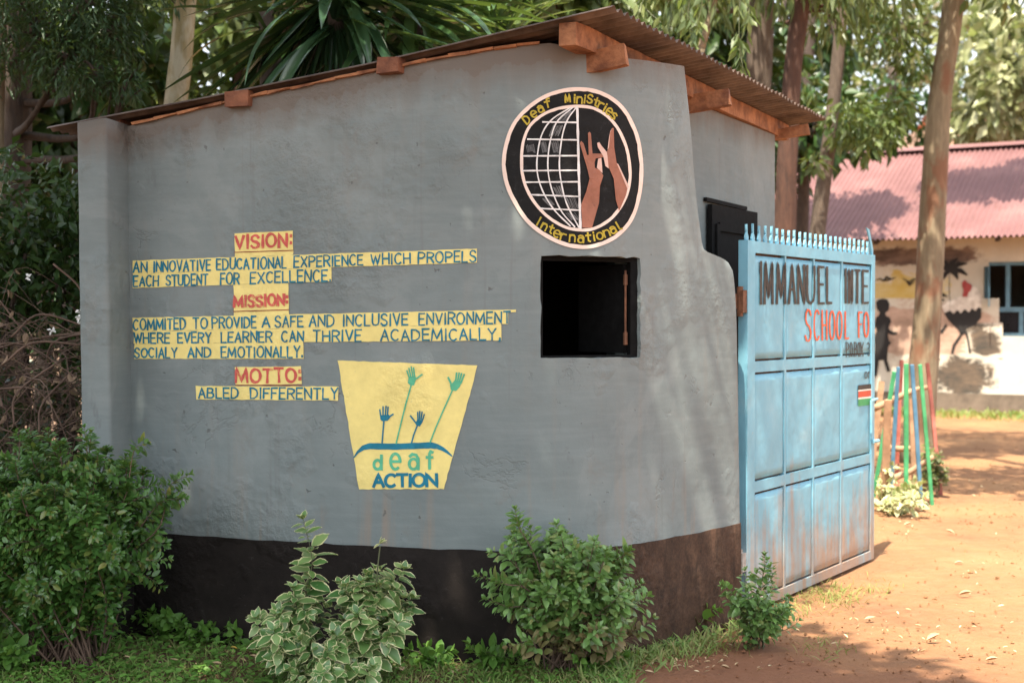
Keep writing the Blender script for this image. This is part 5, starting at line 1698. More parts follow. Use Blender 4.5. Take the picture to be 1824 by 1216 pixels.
def build_school():
    UL, UR = -3.5, 9.0
    EZ = 3.02
    dep = 6.5
    wx0, wx1 = ss(1752), ss(1752) + 1.9
    wz0, wz1 = PS(1790, 599).z, PS(1790, 466).z
    # front wall with a window opening
    mb = MB()
    us = [UL, wx0, wx1, UR]; zs = [-0.05, wz0, wz1, EZ]
    th = .2
    for i in range(3):
        for j in range(3):
            if (i, j) == (1, 1): continue
            a, b = sp(us[i], zs[j]), sp(us[i + 1], zs[j])
            mb.add([sp(us[i], zs[j]), sp(us[i + 1], zs[j]), sp(us[i + 1], zs[j + 1]), sp(us[i], zs[j + 1])], [(0, 1, 2, 3)])
            mb.add([sp(us[i], zs[j], -th), sp(us[i + 1], zs[j], -th), sp(us[i + 1], zs[j + 1], -th), sp(us[i], zs[j + 1], -th)], [(3, 2, 1, 0)])
    q = [(wx0, wz0), (wx1, wz0), (wx1, wz1), (wx0, wz1)]
    for k in range(4):
        (a, za), (b, zb) = q[k], q[(k + 1) % 4]
        mb.add([sp(a, za), sp(b, zb), sp(b, zb, -th), sp(a, za, -th)], [(0, 1, 2, 3)])
    # back and gable walls
    mb.add([sp(UL, -.05, -dep), sp(UR, -.05, -dep), sp(UR, EZ, -dep), sp(UL, EZ, -dep)], [(0, 1, 2, 3)])
    for u in (UL, UR):
        mb.add([sp(u, -.05, 0), sp(u, -.05, -dep), sp(u, EZ, -dep), sp(u, EZ + 1.35, -dep / 2), sp(u, EZ, 0)], [(0, 1, 2, 3, 4)])
    mb.build('wall', M['cream'], school)
    mb = MB(); mb.box(sp(UL, -.05, 0.002), WD * (UR - UL), WN * .03, (0, 0, .38)); mb.build('base_course', M['concrete'], school)
    # roof: two corrugated slopes and a ridge cap
    pit = math.atan2(1.55, dep / 2 + .65)
    for side in (0, 1):
        L = UR - UL + .6
        waves = int(L / .095); nu = waves * 6; nv = 3
        V = []
        for i in range(nu + 1):
            u = UL - .3 + L * i / nu
            hh = .024 * math.sin(2 * math.pi * i / 6)
            for j in range(nv + 1):
                f = j / nv
                n_ = (.65 - (dep / 2 + .65) * f) if side == 0 else (-dep - .65 + (dep / 2 + .65) * f)
                V.append(sp(u, EZ - .02 + 1.98 * f + hh + .012 * mnoise.noise(Vector((u * .8, f * 2, side))), n_))
        F = [(i * (nv + 1) + j, (i + 1) * (nv + 1) + j, (i + 1) * (nv + 1) + j + 1, i * (nv + 1) + j + 1) for i in range(nu) for j in range(nv)]
        if side: F = [f[::-1] for f in F]
        r = obj('roof', V, F, M['red_roof'], school, smooth=True)
        if side == 0: front = r
    mb = MB()
    zr_ = EZ + 1.98
    for s, a, b in ((0, .25, 0), (1, 0, -.25)):
        mb.add([sp(UL - .3, zr_ + (-.05 if s == 0 else .045), -dep / 2 + a), sp(UR + .3, zr_ + (-.05 if s == 0 else .045), -dep / 2 + a), sp(UR + .3, zr_ + (.045 if s == 0 else -.05), -dep / 2 + b), sp(UL - .3, zr_ + (.045 if s == 0 else -.05), -dep / 2 + b)], [(0, 1, 2, 3)])
    mb.build('ridge_cap', M['red_roof'], front)
    for px in (1572, 1785, 1690):
        u = ss(px)
        mb = MB(); mb.beam(sp(u, EZ - .05, .55), sp(u, EZ + .10, 0), .07, .11); mb.build('rafter_end', M['bark_dark'], school)
    # window: blue steel frame, lower and upper lights, one casement
    mb = MB()
    f = .06
    def bar(u0, u1, z0, z1, n0=-.12, n1=-.06): mb.box(sp(u0, z0, n0), WD * (u1 - u0), WN * (n1 - n0), (0, 0, z1 - z0))
    bar(wx0, wx1, wz0, wz0 + f); bar(wx0, wx1, wz1 - f, wz1); bar(wx0, wx0 + f, wz0 + f, wz1 - f); bar(wx1 - f, wx1, wz0 + f, wz1 - f)
    zt = wz0 + (wz1 - wz0) * .36
    bar(wx0 + f, wx1 - f, zt - .04, zt + .04)
    um = ss(1818)
    bar(um - .035, um + .035, wz0 + f, zt - .04); bar(um - .035 - .22, um - .22 + .035, zt + .04, wz1 - f)
    bar(um + .7, um + .76, wz0 + f, wz1 - f, -.119, -.061)
    win = mb.build('window', M['win_blue'], school)
    mb = MB(); mb.add([sp(wx0 + .02, wz0 + .02, -.10), sp(wx1 - .02, wz0 + .02, -.10), sp(wx1 - .02, zt, -.10), sp(wx0 + .02, zt, -.10)], [(0, 1, 2, 3)]); mb.build('pane', M['pane'], win)
    mb = MB()
    mb.box(sp(wx0 + .07, zt + .05, -.06), WD * .06 + WN * .35, WN * .02 + WD * .02, (0, 0, wz1 - zt - .12)); mb.build('casement', M['win_blue'], win)
    # classroom inside
    mb = MB(); mb.add([sp(UL + .3, .02, -.25), sp(UR - .3, .02, -.25), sp(UR - .3, .02, -dep + .2), sp(UL + .3, .02, -dep + .2)], [(0, 1, 2, 3)])
    mb.build('classroom_floor', M['concrete'], school)
    mb = MB(); mb.add([sp(UL + .3, EZ - .1, -.25), sp(UR - .3, EZ - .1, -.25), sp(UR - .3, EZ - .1, -dep + .2), sp(UL + .3, EZ - .1, -dep + .2)], [(0, 1, 2, 3)])
    mb.build('classroom_ceiling', M['inside'], school)
    # mural
    k = 344 / 1101
    T = lambda x, y: (1480 + x * k, 400 + y * k)
    def patch(name, x0, y0, x1, y1, mat, off, hole=.5):
        n = 16; V = []; E = []
        for j in range(n + 1):
            for i in range(n + 1):
                u, v = i / n, j / n
                V.append(PS(*T(x0 + (x1 - x0) * u, y0 + (y1 - y0) * v), off))
                E.append(max(-.4, min(1, 1.3 * (1 - ((2 * abs(u - .5)) ** 2.6 + (2 * abs(v - .5)) ** 2.6) ** .385) + .05)))
        F = [(j * (n + 1) + i, (j + 1) * (n + 1) + i, (j + 1) * (n + 1) + i + 1, j * (n + 1) + i + 1) for j in range(n) for i in range(n)]
        return obj(name, V, F, mat, school, attrs={'edge': E})
    sky_ = patch('mural_sky', 160, 255, 690, 560, M['mural_ochre'], .004)
    patch('mural_ground', 170, 420, 960, 800, M['mural_pink'], .008)
    patch('mural_cloud', 130, 120, 900, 240, M['mural_cloud'], .006)
    patch('mural_bush_shade', 560, 740, 960, 1000, M['mural_dark'], .011)  # dark blotches: mural paint with the shading of the wall painted in
    patch('mural_bush_shade', 770, 560, 980, 760, M['mural_dark'], .012)
    def sil(name, polys, mat='silhouette', off=.016): return poly_patch(name, [[T(*p) for p in q] for q in polys], PS, off, M[mat], school)
    boy = [(258, 440), (275, 426), (300, 421), (325, 428), (336, 455), (330, 488), (312, 503), (315, 520), (338, 530), (346, 552), (332, 580), (335, 598), (360, 612), (378, 610), (381, 625), (352, 631), (326, 620),
           (332, 660), (346, 672), (332, 690), (327, 705), (322, 770), (340, 835), (322, 838), (300, 770), (275, 775), (264, 860), (246, 866), (250, 700), (250, 640), (262, 600), (251, 578), (258, 530), (276, 515), (280, 500), (262, 478)]
    sil('mural_boy', [boy])
    sil('mural_boy', [[(470, 640), (490, 590), (520, 575), (525, 590), (495, 612), (480, 645), (455, 648)], [(600, 590), (630, 600), (655, 565), (664, 575), (640, 618), (605, 615)], [(585, 640), (600, 700), (625, 770), (610, 775), (590, 715)]])
    sil('mural_rooster', [[(640, 495), (700, 478), (780, 480), (860, 462), (858, 530), (820, 575), (775, 595), (767, 622), (740, 630), (728, 600), (700, 575), (668, 540)],
                          [(742, 618), (758, 618), (712, 690), (700, 735), (684, 738), (695, 685)], [(765, 610), (780, 610), (790, 660), (802, 735), (788, 735), (778, 665)],
                          [(600, 388), (640, 388), (672, 412), (640, 410), (625, 418)], [(595, 430), (640, 422), (655, 432), (625, 440), (640, 452), (600, 455)]])
    sil('mural_feathers', [[(648, 505), (636, 462), (665, 440), (700, 428), (748, 405), (790, 372), (822, 350), (850, 385), (862, 420), (862, 478), (840, 470), (826, 490), (806, 476), (788, 500), (765, 480), (742, 505), (722, 485), (700, 508), (680, 488)]], 'feather', .020)
    sil('mural_comb', [[(748, 345), (752, 325), (766, 315), (780, 330), (806, 345), (802, 372), (786, 388), (780, 412), (750, 410), (758, 375)]], 'comb', .024)
    mb = MB()
    for i, p in enumerate(([(678, 262), (655, 215), (632, 205)], [(678, 262), (690, 220), (722, 192)], [(680, 258), (730, 225), (778, 222)], [(682, 262), (740, 262), (778, 288)], [(680, 262), (712, 280), (724, 310)], [(676, 262), (650, 285), (634, 318)], [(674, 258), (640, 245), (612, 255)])):
        ribbon(mb, [T(*q) for q in p], lambda t: 2 + 7 * math.sin(math.pi * min(1, .1 + t * .9)), PS, .016 + .0005 * i)
    ribbon(mb, [T(678, 262), T(676, 360), T(682, 470)], 1.2, PS, .020)
    mb.build('mural_palm', M['silhouette'], school)
    mb = MB()
    for i, p in enumerate(([(255, 318), (280, 308), (300, 320), (320, 298), (345, 312), (370, 300)], [(410, 305), (435, 322), (448, 330), (470, 312), (500, 310)], [(300, 320), (330, 316), (345, 306)], [(430, 320), (450, 345), (478, 322)])):
        ribbon(mb, [T(*q) for q in p], lambda t: 1 + 2.2 * math.sin(math.pi * t), PS, .016 + .0006 * i)
    mb.build('mural_birds', M['silhouette'], school)
build_school()

# pale gable and orange roof farther behind
fh = thing('far_house', 'small house with orange tiled roof partly hidden behind the red roof ridge', 'house', (9.5, 36, 0))
M['orange_roof'] = mat_simple('orange_roof_paint', (.50, .17, .09), .6, 0, .2, 3, .1, None, (.62, .27, .16))
M['peach'] = mat_simple('peach_wall', (.62, .38, .27), .9, 0, .15, 2, .1)
a = W(1640, 300, 36); b = W(1900, 300, 36)
mb = MB(); mb.box((a.x, 36, 0), (b.x - a.x, 0, 0), (0, 5, 0), (0, 0, W(1640, 229, 36).z)); mb.build('wall', M['peach'], fh)
mb = MB(); zt = W(1640, 226, 36).z
mb.add([(a.x + 1.0, 35.6, zt - .05), (b.x + .4, 35.6, zt - .05), (b.x + .4, 38.5, zt + .9), (a.x + 1.0, 38.5, zt + .9)], [(0, 1, 2, 3)])
mb.add([(a.x + 1.0, 41.4, zt - .05), (b.x + .4, 41.4, zt - .05), (b.x + .4, 38.5, zt + .9), (a.x + 1.0, 38.5, zt + .9)], [(3, 2, 1, 0)])
mb.build('roof', M['orange_roof'], fh)

# ------------------------------------------------------------------ painted stakes guarding a flower bed
pg0 = G(1620, 900)
guard = thing('plant_guard', 'circle of slanting green, blue and red painted stakes tied with a branch rail', 'plant guard', tuple(pg0))
M['stake_green'] = mat_simple('green_stake_paint', (.06, .36, .15), .5, 0, .2, 6, .1, None, (.10, .48, .22))
M['stake_blue'] = mat_simple('blue_stake_paint', (.07, .22, .38), .5, 0, .2, 6, .1, None, (.13, .30, .44))
M['stake_red'] = mat_simple('faded_red_stake_paint', (.38, .09, .06), .6, 0, .25, 6, .1, None, (.52, .20, .16))
M['stake_raw'] = mat_simple('raw_wood_stake', (.36, .22, .13), .8, 0, .3, 8, .2)
kk = 180 / 644
SK = lambda x, y: (1540 + x * kk, 620 + y * kk)
for nm, (xt, yt), (xb, yb), Yb, wd in (('stake_green', (190, 150), (70, 870), 11.9, .031), ('stake_blue', (215, 120), (168, 920), 11.8, .029), ('stake_red', (236, 75), (205, 800), 12.8, .029), ('stake_green', (265, 100), (265, 900), 11.7, .036),
                                      ('stake_blue', (302, 105), (357, 930), 11.7, .031), ('stake_green', (353, 105), (425, 935), 11.9, .031), ('stake_red', (400, 95), (475, 830), 12.5, .032), ('stake_raw', (300, 320), (318, 830), 12.3, .05), ('stake_raw', (150, 330), (125, 1000), 11.6, .06), ('stake_raw', (355, 280), (375, 800), 12.6, .05), ('stake_raw', (110, 210), (50, 700), 12.5, .05)):
    b = W(*SK(xb, yb), Yb); t = W(*SK(xt, yt), Yb * .985 if Yb < 12.3 else Yb)
    d = (t - b).normalized(); b = b - d * max(0, (b.z + .03) / d.z)
    mb = MB(); mb.beam(b, t, wd, .022, up=(0, 1, 0.01), wob=.0015); mb.build('stake', M[nm], guard)
for pts, Y in (([(60, 380), (130, 350), (240, 300), (320, 265), (400, 250)], 12.0), ([(60, 870), (150, 840), (280, 790), (340, 750), (440, 690)], 12.0), ([(60, 610), (200, 640), (400, 640), (450, 680)], 12.7)):
    mb = MB(); p = spline([W(*SK(*q), Y) for q in pts], 12); mb.tube(p, [.034 - .0012 * i for i in range(12)], 8, rough=.25); mb.build('rail', M['stake_raw'], guard, smooth=True)

# ------------------------------------------------------------------ shrubs round the booth
def shrub(name, label, cat, loc, stems, leafmat, tpl, size, per, stemmat, leaf_from=.35, spread=.03, up=.35, dust=None, sub=None, hangd=0.1):
    """stems: list of point lists (world). Leaves in whorls along every stem."""
    t = thing(name, label, cat, loc)
    mb = MB(); P = []; D = []; N = []; S = []
    for st in stems:
        n = 12
        pts = spline(st, n)
        L = sum((pts[i + 1] - pts[i]).length for i in range(n - 1))
        r = .002 + .0045 * L
        mb.tube(pts, [r * (1 - .075 * i) for i in range(n)], 5, cap=False)
        m = int(per * L)
        ph = random.uniform(0, 6.28)
        for k in range(m):
            f = leaf_from + (1 - leaf_from) * (k + random.random()) / m
            i = min(n - 2, int(f * (n - 1))); q = pts[i].lerp(pts[i + 1], f * (n - 1) - i)
            ax = (pts[i + 1] - pts[i]).normalized()
            ph += 2.4 + random.uniform(-.3, .3)
            a = ax.cross(Vector((.3, .9, .1))).normalized(); b = ax.cross(a)
            o = a * math.cos(ph) + b * math.sin(ph)
            d = (o + ax * random.uniform(.2, .9) + Vector((0, 0, -hangd))).normalized()
            P.append(q + o * random.uniform(0, spread)); D.append(d)
            nn = (ax * .6 + Vector((0, -.25, up)) + Vector(rnd_dirs(1)[0]) * .35)
            N.append(nn); S.append(size * random.uniform(.45, 1.3) * (1 - .45 * max(0, f - .75) / .25))
        # terminal rosette
        for k in range(5):
            ax = (pts[-1] - pts[-2]).normalized(); ph += 2.4
            a = ax.cross(Vector((.3, .9, .1))).normalized(); b = ax.cross(a)
            o = a * math.cos(ph) + b * math.sin(ph)
            P.append(pts[-1]); D.append((o * .7 + ax).normalized()); N.append(ax * .5 + Vector((0, 0, .4)) - o * .3); S.append(size * random.uniform(.45, .7))
    mb.build('stem', stemmat, t, smooth=True)
    P, D, N, S = map(np.array, (P, D, N, S))
    if dust:
        low = P[:, 2] + rng.normal(0, .06, len(P)) < dust[1]
        leaves('lower_foliage', tpl, P[low], D[low], N[low], S[low], dust[0], t)
        P, D, N, S = P[~low], D[~low], N[~low], S[~low]
    leaves('foliage', tpl, P, D, N, S, leafmat, t)
    return t

def mound_stems(base, center, rad, n, rootr=.1, twigs=3, rand=.32):
    """stems that leave the root and end on a mound"""
    out = []
    b = Vector(base); c = Vector(center)
    for i in range(n):
        d = Vector(rnd_dirs(1)[0])
        if d.y > .5 and random.random() < .6: d.y *= -1
        k = random.uniform(.62, 1.0) if random.random() < .75 else random.uniform(.3, .7)
        k *= 1 + rand * random.uniform(-1, 1)
        e = c + Vector((d.x * rad[0], d.y * rad[1], d.z * rad[2])) * k
        if e.z < .06: e.z = .06 + random.random() * .1
        r = b + Vector((random.uniform(-rootr, rootr), random.uniform(-rootr, rootr) * .6, -.02))
        mid = r.lerp(e, .5); mid.z = max(mid.z, e.z * .55); mid += Vector((random.uniform(-.06, .06), random.uniform(-.05, .05), 0))
        tip = e + (e - mid).normalized() * random.uniform(.03, .10) + Vector((0, 0, .02))
        out.append([r, mid, e, tip])
        for _ in range(twigs):
            f = random.uniform(.45, .95)
            s = mid.lerp(e, f)
            q = s + Vector((random.uniform(-1, 1) * rad[0], random.uniform(-1, .6) * rad[1], random.uniform(-.5, 1) * rad[2])) * .38
            if q.z < .05: q.z = .06
            out.append([s, s.lerp(q, .5) + Vector((0, 0, .02)), q])
    return out

def clampy(stems, ymax_fn):
    return [[Vector((p.x, min(p.y, ymax_fn(p.x)), p.z)) for p in s] for s in stems]
def wall_front(x, gap=.05):
    i = np.interp(x, CX, CY)
    return float(i) - gap if x > -1.95 else 6.72 - .02 * (x + 1.95)

# big hedge-like shrub, left
st = mound_stems((-2.05, 6.38, 0), (-2.12, 6.30, .70), (.50, .36, .34), 110, .14, 4, rand=.14)
st += mound_stems((-2.6, 6.5, 0), (-2.68, 6.35, .66), (.45, .4, .36), 44, .14, 4, rand=.14)
st += [[Vector((-1.8, 6.3, .5)), Vector((-1.6, 6.22, .66)), W(300, 868, 6.2), W(338, 845, 6.2)], [Vector((-1.8, 6.3, .5)), W(280, 900, 6.2), W(330, 888, 6.18)], [Vector((-1.85, 6.3, .45)), W(240, 1000, 6.2), W(300, 995, 6.15)],
       [W(120, 850, 6.2), W(90, 790, 6.2), W(85, 768, 6.2)], [W(150, 850, 6.2), W(155, 800, 6.2), W(150, 762, 6.2)], [W(230, 850, 6.2), W(240, 800, 6.2), W(262, 790, 6.2)], [W(30, 850, 6.2), W(35, 790, 6.2), W(30, 770, 6.2)],
       [W(140, 1150, 6.3), W(130, 1080, 6.25), W(110, 1010, 6.2), W(100, 960, 6.2)], [W(150, 1150, 6.3), W(160, 1080, 6.25), W(190, 1040, 6.2), W(215, 1020, 6.2)]]
st = clampy(st, wall_front)
shrub('green_shrub', 'large dense small-leaved green shrub in front of the booth pier', 'shrub', (-2.05, 6.38, 0), st, M['leaf_hedge'], tpl_full(.5, .15), .044, 165, M['twig'], .16, .02)

gs = bpy.data.objects['green_shrub']
P, O_ = blob_points([(-2.10, 6.30, .68, .42, .28, .33, 1), (-2.62, 6.36, .66, .38, .3, .36, .8), (-2.05, 6.28, .40, .34, .24, .2, .5), (-2.5, 6.3, .35, .4, .25, .2, .5)], 1700)
P[:, 1] = np.minimum(P[:, 1], 6.62); n = len(P)
leaves('inner_foliage', tpl_full(.5, .15), P, O_ + rnd_dirs(n) * .8 + np.array([0, -.2, .3]), rnd_dirs(n) * .6 + np.array([0, -.3, .6]), .042 * rng.uniform(.5, 1.2, n), M['leaf_hedge'], gs)

# cream-edged shrub in the middle
st = []
b = G(600, 1196); b = Vector((-.78, 6.02, 0))
st.append([b, W(545, 1080, 5.98), W(556, 1000, 5.96), W(540, 925, 5.95)])
st += mound_stems(b + Vector((.1, 0, 0)), W(665, 1100, 5.96), (.155, .15, .17), 18, .06, 2, rand=.12)
st += mound_stems(b + Vector((-.1, 0, 0)), W(520, 1130, 5.94), (.16, .15, .14), 9, .06, 2, rand=.15)
st += mound_stems(b + Vector((0, -.04, 0)), W(600, 1185, 5.88), (.24, .14, .12), 12, .1, 2, rand=.15)
st.append([W(640, 1090, 5.97), W(652, 1050, 5.97), W(655, 1025, 5.97)])
cs = clampy(st, wall_front)
shrub('cream_edged_shrub', 'cream edged variegated shrub with one tall leafy shoot before the black base', 'shrub', tuple(b), cs, M['leaf_cream'], tpl_margin(.68, .28), .078, 50, M['stem_green'], .32, .015, hangd=.25)
t = thing('seed_shoot', 'thin bare shoot with a pale leaf tuft rising from the cream edged shrub', 'plant', tuple(W(668, 1100, 5.95)))
mb = MB(); pts = spline([W(668, 1100, 5.95), W(672, 1020, 5.95), W(677, 972, 5.95)], 8); mb.tube(pts, .0032, 5)
mb.build('stem', M['stem_green'], t)
n = 12; c = W(677, 968, 5.95); c2 = W(672, 1018, 5.95)
leaves('foliage', tpl_full(.45, .2), np.array([c] * 8 + [c2] * 4), rnd_dirs(n) * np.array([1, 1, .5]) + np.array([0, 0, .3]), rnd_dirs(n) * .3 + np.array([0, 0, 1]), np.array([.035] * 8 + [.03] * 4), M['leaf_cream2'], t)

# mid-green shrub under the hatch
b = Vector((.24, 6.24, 0))
st = mound_stems(b, (.20, 6.16, .42), (.30, .24, .24), 46, .10, 3)
st += mound_stems(b, (.36, 6.16, .30), (.24, .2, .22), 20, .1, 2)
st += [[b, W(960, 1010, 6.1), W(925, 940, 6.1), W(918, 908, 6.1)], [b, W(950, 1060, 6.05), W(900, 1040, 6.0), W(852, 1025, 6.0)], [b, W(950, 1090, 6.05), W(905, 1080, 6.0), W(866, 1066, 6.0)], [b, W(1060, 1100, 6.05), W(1120, 1080, 6.0), W(1155, 1062, 6.0)],
       [b, W(1080, 1020, 6.1), W(1110, 990, 6.1), W(1122, 980, 6.1)], [b, W(965, 1080, 6.0), W(972, 1060, 5.95), W(968, 1050, 5.95)], [b, W(960, 1160, 5.95), W(945, 1140, 5.92), W(905, 1152, 5.9)]]
st = clampy(st, wall_front)
shrub('mid_green_shrub', 'mid green shrub with dusty brown lower leaves below the hatch window', 'shrub', tuple(b), st, M['leaf_bush'], tpl_full(.5, .15), .056, 80, M['twig'], .30, .02, dust=(M['leaf_dusty'], .21))

# small plant at the wall end
b = Vector((1.20, 6.74, 0))
st = mound_stems(b, (1.20, 6.70, .18), (.17, .14, .15), 20, .06, 2)
st += [[b, W(1352, 1060, 6.72), W(1362, 1010, 6.72), W(1362, 990, 6.72)], [b, W(1320, 1080, 6.7), W(1300, 1050, 6.7), W(1288, 1042, 6.7)], [b, W(1350, 1060, 6.68), W(1375, 1030, 6.68), W(1372, 1010, 6.68)], [b, W(1380, 1100, 6.65), W(1400, 1085, 6.65), W(1405, 1080, 6.65)]]
shrub('small_shrub', 'small upright green shrub at the foot of the gate hinge', 'shrub', tuple(b), st, M['leaf_bush'], tpl_full(.5, .12), .05, 75, M['stem_green'], .2, .015)

# bright variegated plant below the painted stakes
b = G(1600, 915)
st = mound_stems(b, W(1600, 880, 11.6), (.24, .2, .24), 11, .1, 2)
st += mound_stems(b, W(1618, 925, 11.2), (.22, .2, .10), 7, .1, 1)
shrub('pale_variegated_plant', 'sunlit cream and green plant at the foot of the painted stakes', 'plant', tuple(b), st, M['leaf_cream2'], tpl_full(.6, .2), .08, 30, M['stem_green'], .2, .02)
b = G(1660, 885)
st = mound_stems(b, b + Vector((0, 0, .28)), (.12, .12, .22), 12, .05, 2)
shrub('yellow_green_plant', 'small yellow green plant by the rightmost painted stake', 'plant', tuple(b), st, M['leaf_light'], tpl_full(.5, .2), .07, 40, M['stem_green'], .2, .02)

# ------------------------------------------------------------------ ground cover
def cover_density(x, y):
    """how much low growth there is at a ground point"""
    yw = float(np.interp(x, CX, CY)) if -2.1 < x < 1.3 else 7.6
    if y > yw - .03: return 0
    n = mnoise.noise(Vector((x * 2.1, y * 2.1, 4))) * .5 + mnoise.noise(Vector((x * 6, y * 6, 9))) * .3
    if x < .55: e = 1.0
    else:
        # strip of grass hugging the wall foot and ending at the gate hinge
        d = yw - y
        e = 1.15 - d / .42 if x < 1.45 else 0
    return max(0, min(1, e + n * .9 - .12))

P = []; S = []
tries = 0
while len(P) < 15000 and tries < 120000:
    tries += 1
    x = random.uniform(-4.2, 1.5); y = random.uniform(4.9, 7.4)
    if abs(x) / y > .42: continue
    if random.random() < cover_density(x, y) ** 1.5 * (1 if x > -.9 else .45):
        P.append((x, y, random.uniform(-.01, .0))); S.append(random.uniform(.03, .085) * (1.35 if x > .3 else 1))
n = len(P); P = np.array(P)
tilt = rng.uniform(.25, 1.1, n)
az = rng.uniform(0, 6.28, n)
D = np.stack([np.cos(az) * tilt, np.sin(az) * tilt, np.ones(n)], 1)
o = leaves('grass', tpl_strap(3, .07, .5), P, D, rnd_dirs(n) * .4 + np.array([0, -.3, .7]), np.array(S), M['grass'])
tag(o, 'short green grass along the foot of the booth wall', 'grass', kind='stuff')

P = []; S = []
tries = 0
while len(P) < 11000 and tries < 90000:
    tries += 1
    x = random.uniform(-4.2, 1.4); y = random.uniform(4.9, 7.4)
    if abs(x) / y > .42: continue
    c = cover_density(x, y)
    if x > .5: c *= .35
    if random.random() < c ** 1.6:
        P.append((x, y, random.uniform(.005, .05))); S.append(random.uniform(.014, .030) * (1.3 if x < -1.0 else 1))
n = len(P); P = np.array(P)
az = rng.uniform(0, 6.28, n)
D = np.stack([np.cos(az), np.sin(az), rng.uniform(-.2, .6, n)], 1)
o = leaves('ground_cover', tpl_full(.65, .15), P, D, rnd_dirs(n) * .45 + np.array([0, -.1, 1.]), np.array(S), M['leaf_weed'])
tag(o, 'low leafy ground cover under the shrubs', 'ground cover', kind='stuff')

P = []; S = []
for cx, cy, sx, sy, m in ((1475, 1062, 55, 18, 420), (1400, 1090, 40, 14, 120), (1560, 1050, 30, 12, 60), (1470, 1150, 40, 16, 60), (1270, 1150, 60, 14, 160)):
    for _ in range(m):
        g = G(random.gauss(cx, sx * .6), random.gauss(cy, sy * .6)); P.append((g.x, g.y, -.005)); S.append(random.uniform(.03, .08))
n = len(P); P = np.array(P); az = rng.uniform(0, 6.28, n); tilt = rng.uniform(.3, 1.3, n)
D = np.stack([np.cos(az) * tilt, np.sin(az) * tilt, np.ones(n)], 1)
o = leaves('dry_grass', tpl_strap(3, .06, .5), P, D, rnd_dirs(n) * .4 + np.array([0, 0, 1.]), np.array(S), M['dry_grass'])
tag(o, 'thin sun-dried grass in front of the gate', 'grass', kind='stuff')
P = []; S = []
for _ in range(5000):
    u = random.uniform(-1, 9); nn = random.uniform(.15, 1.9) ** 1.0
    if random.random() < (nn - .9) * .8: continue
    g = sp(u, 0, nn); P.append((g.x, g.y, -.01)); S.append(random.uniform(.08, .2))
n = len(P); P = np.array(P); az = rng.uniform(0, 6.28, n); tilt = rng.uniform(.3, 1.1, n)
D = np.stack([np.cos(az) * tilt, np.sin(az) * tilt, np.ones(n)], 1)
o = leaves('lawn_strip', tpl_strap(3, .09, .5), P, D, rnd_dirs(n) * .4 + np.array([0, 0, 1.]), np.array(S), M['grass'])
tag(o, 'strip of bright grass along the foot of the school wall', 'grass', kind='stuff')

# broader weeds, bottom left
def weed(px, py, h, n, lab, leafmat='leaf_weed', size=.06):
    b = G(px, py)
    st = [[b + Vector((random.uniform(-.04, .04), random.uniform(-.03, .03), -.01)), b + Vector((random.uniform(-.07, .07), random.uniform(-.06, .06), h * .6)), b + Vector((random.uniform(-.14, .14), random.uniform(-.1, .1), h * random.uniform(.6, 1.1)))] for _ in range(n)]
    t = shrub('weed', lab, 'weed', tuple(b), st, M[leafmat], tpl_full(.6, .15), size, 60, M['stem_green'], .15, .015)
    t['group'] = 'broad leaved weeds at the foot of the wall'
for px, py, h, n, lab in ((75, 1170, .16, 12, 'bright weed at the lower left corner under the large shrub'), (20, 1200, .15, 10, 'bright weed nearest the lower left corner'), (170, 1160, .13, 9, 'weed under the bare stems of the large shrub'),
                          (285, 1145, .17, 8, 'dark leaved weed left of the bare soil at the wall foot'), (350, 1150, .10, 6, 'little weed against the black base between the two left shrubs'), (410, 1150, .09, 5, 'small weed beside the yellow fallen leaf'),
                          (760, 1190, .10, 8, 'low weed right of the cream edged shrub'), (880, 1196, .12, 8, 'weed at the left foot of the mid green shrub'), (1235, 1128, .14, 7, 'pale weed at the wall foot left of the small shrub'), (1060, 1200, .1, 7, 'weed at the right foot of the mid green shrub')):
    weed(px, py, h, n, lab)

# fallen leaves
FL = [(423, 1168, .05, 'yellow fallen leaf on the grass left of the cream edged shrub', (.52, .34, .07)), (320, 1190, .06, None, None), (235, 1186, .05, None, None), (460, 1185, .06, None, None), (100, 1208, .05, None, None), (395, 1195, .06, None, None),
      (1300, 1195, .06, 'folded pale fallen leaf standing on the shaded earth', None), (1700, 952, .09, None, None), (1708, 1062, .10, None, None), (1785, 1045, .09, None, None), (1650, 1144, .10, None, None), (1505, 1100, .07, None, None), (1540, 1106, .09, None, None),
      (1585, 1183, .09, None, None), (1700, 1006, .08, None, None), (1620, 968, .06, None, None), (1610, 938, .09, None, None), (1815, 998, .1, None, None), (1480, 1150, .05, None, None), (1150, 1190, .06, None, None), (1165, 1202, .06, None, None), (1713, 858, .12, None, None), (1755, 1180, .08, None, None), (1560, 1168, .05, None, None), (1425, 1128, .05, None, None), (660, 1205, .05, None, None), (720, 1208, .06, None, None), (1630, 1060, .06, None, None)]
yl = mat_leaf('yellow_dead_leaf', [(.55, .36, .07), (.50, .33, .06)], .2, .6)
FL = [f for i, f in enumerate(FL) if i < 8 or i % 2 == 0]
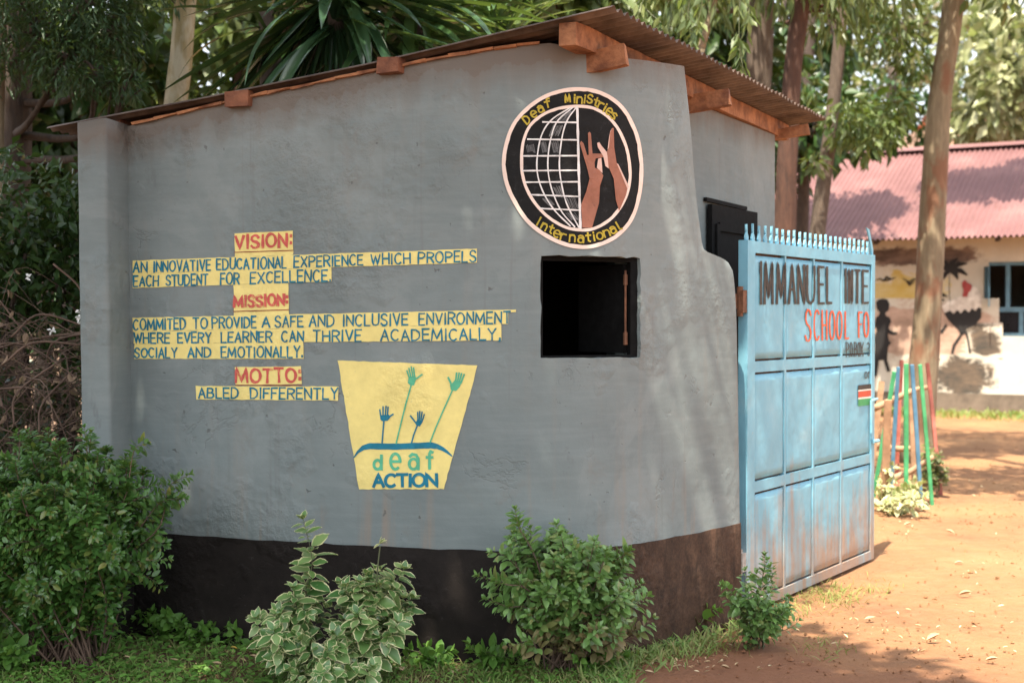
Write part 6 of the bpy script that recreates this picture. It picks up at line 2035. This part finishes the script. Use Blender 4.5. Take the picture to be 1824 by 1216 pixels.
for px, py, s, lab, colr in FL:
    g = G(px, py)
    az = random.uniform(-.6, .6) + (math.pi if random.random() < .5 else 0)
    dv = np.array([[math.cos(az), math.sin(az) * .7, .12]])
    curl = tpl_full(random.uniform(.28, .42), random.uniform(-.35, .05), random.uniform(.1, .3))
    where = 'on the sunlit earth' if px > 1400 and py < 1130 else ('on the shaded earth by the wall' if px > 1100 else 'on the low grass by the wall')
    P = np.array([[0, 0, .012 if px > 1100 else .035]]) + np.array([[g.x, g.y, 0]])
    o = leaves('fallen_leaf', curl, P, dv, np.array([[random.uniform(-.3, .3), -.3, 1.]]), np.array([s * .75]), yl if colr else M['dead_leaf'], None, (g.x, g.y, 0))
    tag(o, lab or 'dry curled fallen leaf lying ' + where, 'leaf', 'fallen leaves ' + (where if not lab else 'by the wall'))

P = []; S = []
for cx, cy, sx, sy, m in ((1250, 1185, 110, 14, 60), (1500, 1120, 70, 25, 30), (1680, 1130, 110, 45, 45), (1600, 950, 40, 14, 25), (1750, 1010, 60, 40, 25), (300, 1175, 160, 25, 50), (1720, 860, 60, 25, 30), (800, 1196, 150, 12, 40)):
    for _ in range(m):
        g = G(random.gauss(cx, sx * .7), min(1216, max(800, random.gauss(cy, sy * .7)))); P.append((g.x, g.y, random.uniform(.004, .02))); S.append(random.uniform(.010, .035))
n = len(P); az = rng.uniform(0, 6.28, n)
D = np.stack([np.cos(az), np.sin(az), rng.uniform(-.1, .25, n)], 1)
o = leaves('leaf_litter', tpl_full(.35, -.25, .2), np.array(P), D, rnd_dirs(n) * .4 + np.array([0, 0, 1.]), np.array(S), M['dead_leaf'])
tag(o, 'small broken dead leaves strewn over the earth and grass', 'leaf litter', kind='stuff')

# pebbles of earth
P = []
V = []; F = []
for _ in range(1500):
    g = G(random.uniform(1050, 1824), random.uniform(900, 1216)) if random.random() < .7 else G(random.uniform(1600, 1824), random.uniform(770, 930))
    s = random.uniform(.003, .011) ** 1.0 if random.random() < .95 else random.uniform(.012, .022)
    k = len(V)
    for a, b, c in ((1, 0, 0), (-1, 0, 0), (0, 1, 0), (0, -1, 0), (0, 0, .8), (0, 0, -.5)):
        V.append((g.x + a * s * random.uniform(.6, 1.2), g.y + b * s * random.uniform(.6, 1.2), c * s + .002))
    F += [(k + i, k + j, k + 4) for i, j in ((0, 2), (2, 1), (1, 3), (3, 0))] + [(k + j, k + i, k + 5) for i, j in ((0, 2), (2, 1), (1, 3), (3, 0))]
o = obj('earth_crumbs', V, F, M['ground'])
tag(o, 'crumbs of dry red earth scattered over the road', 'earth', kind='stuff')
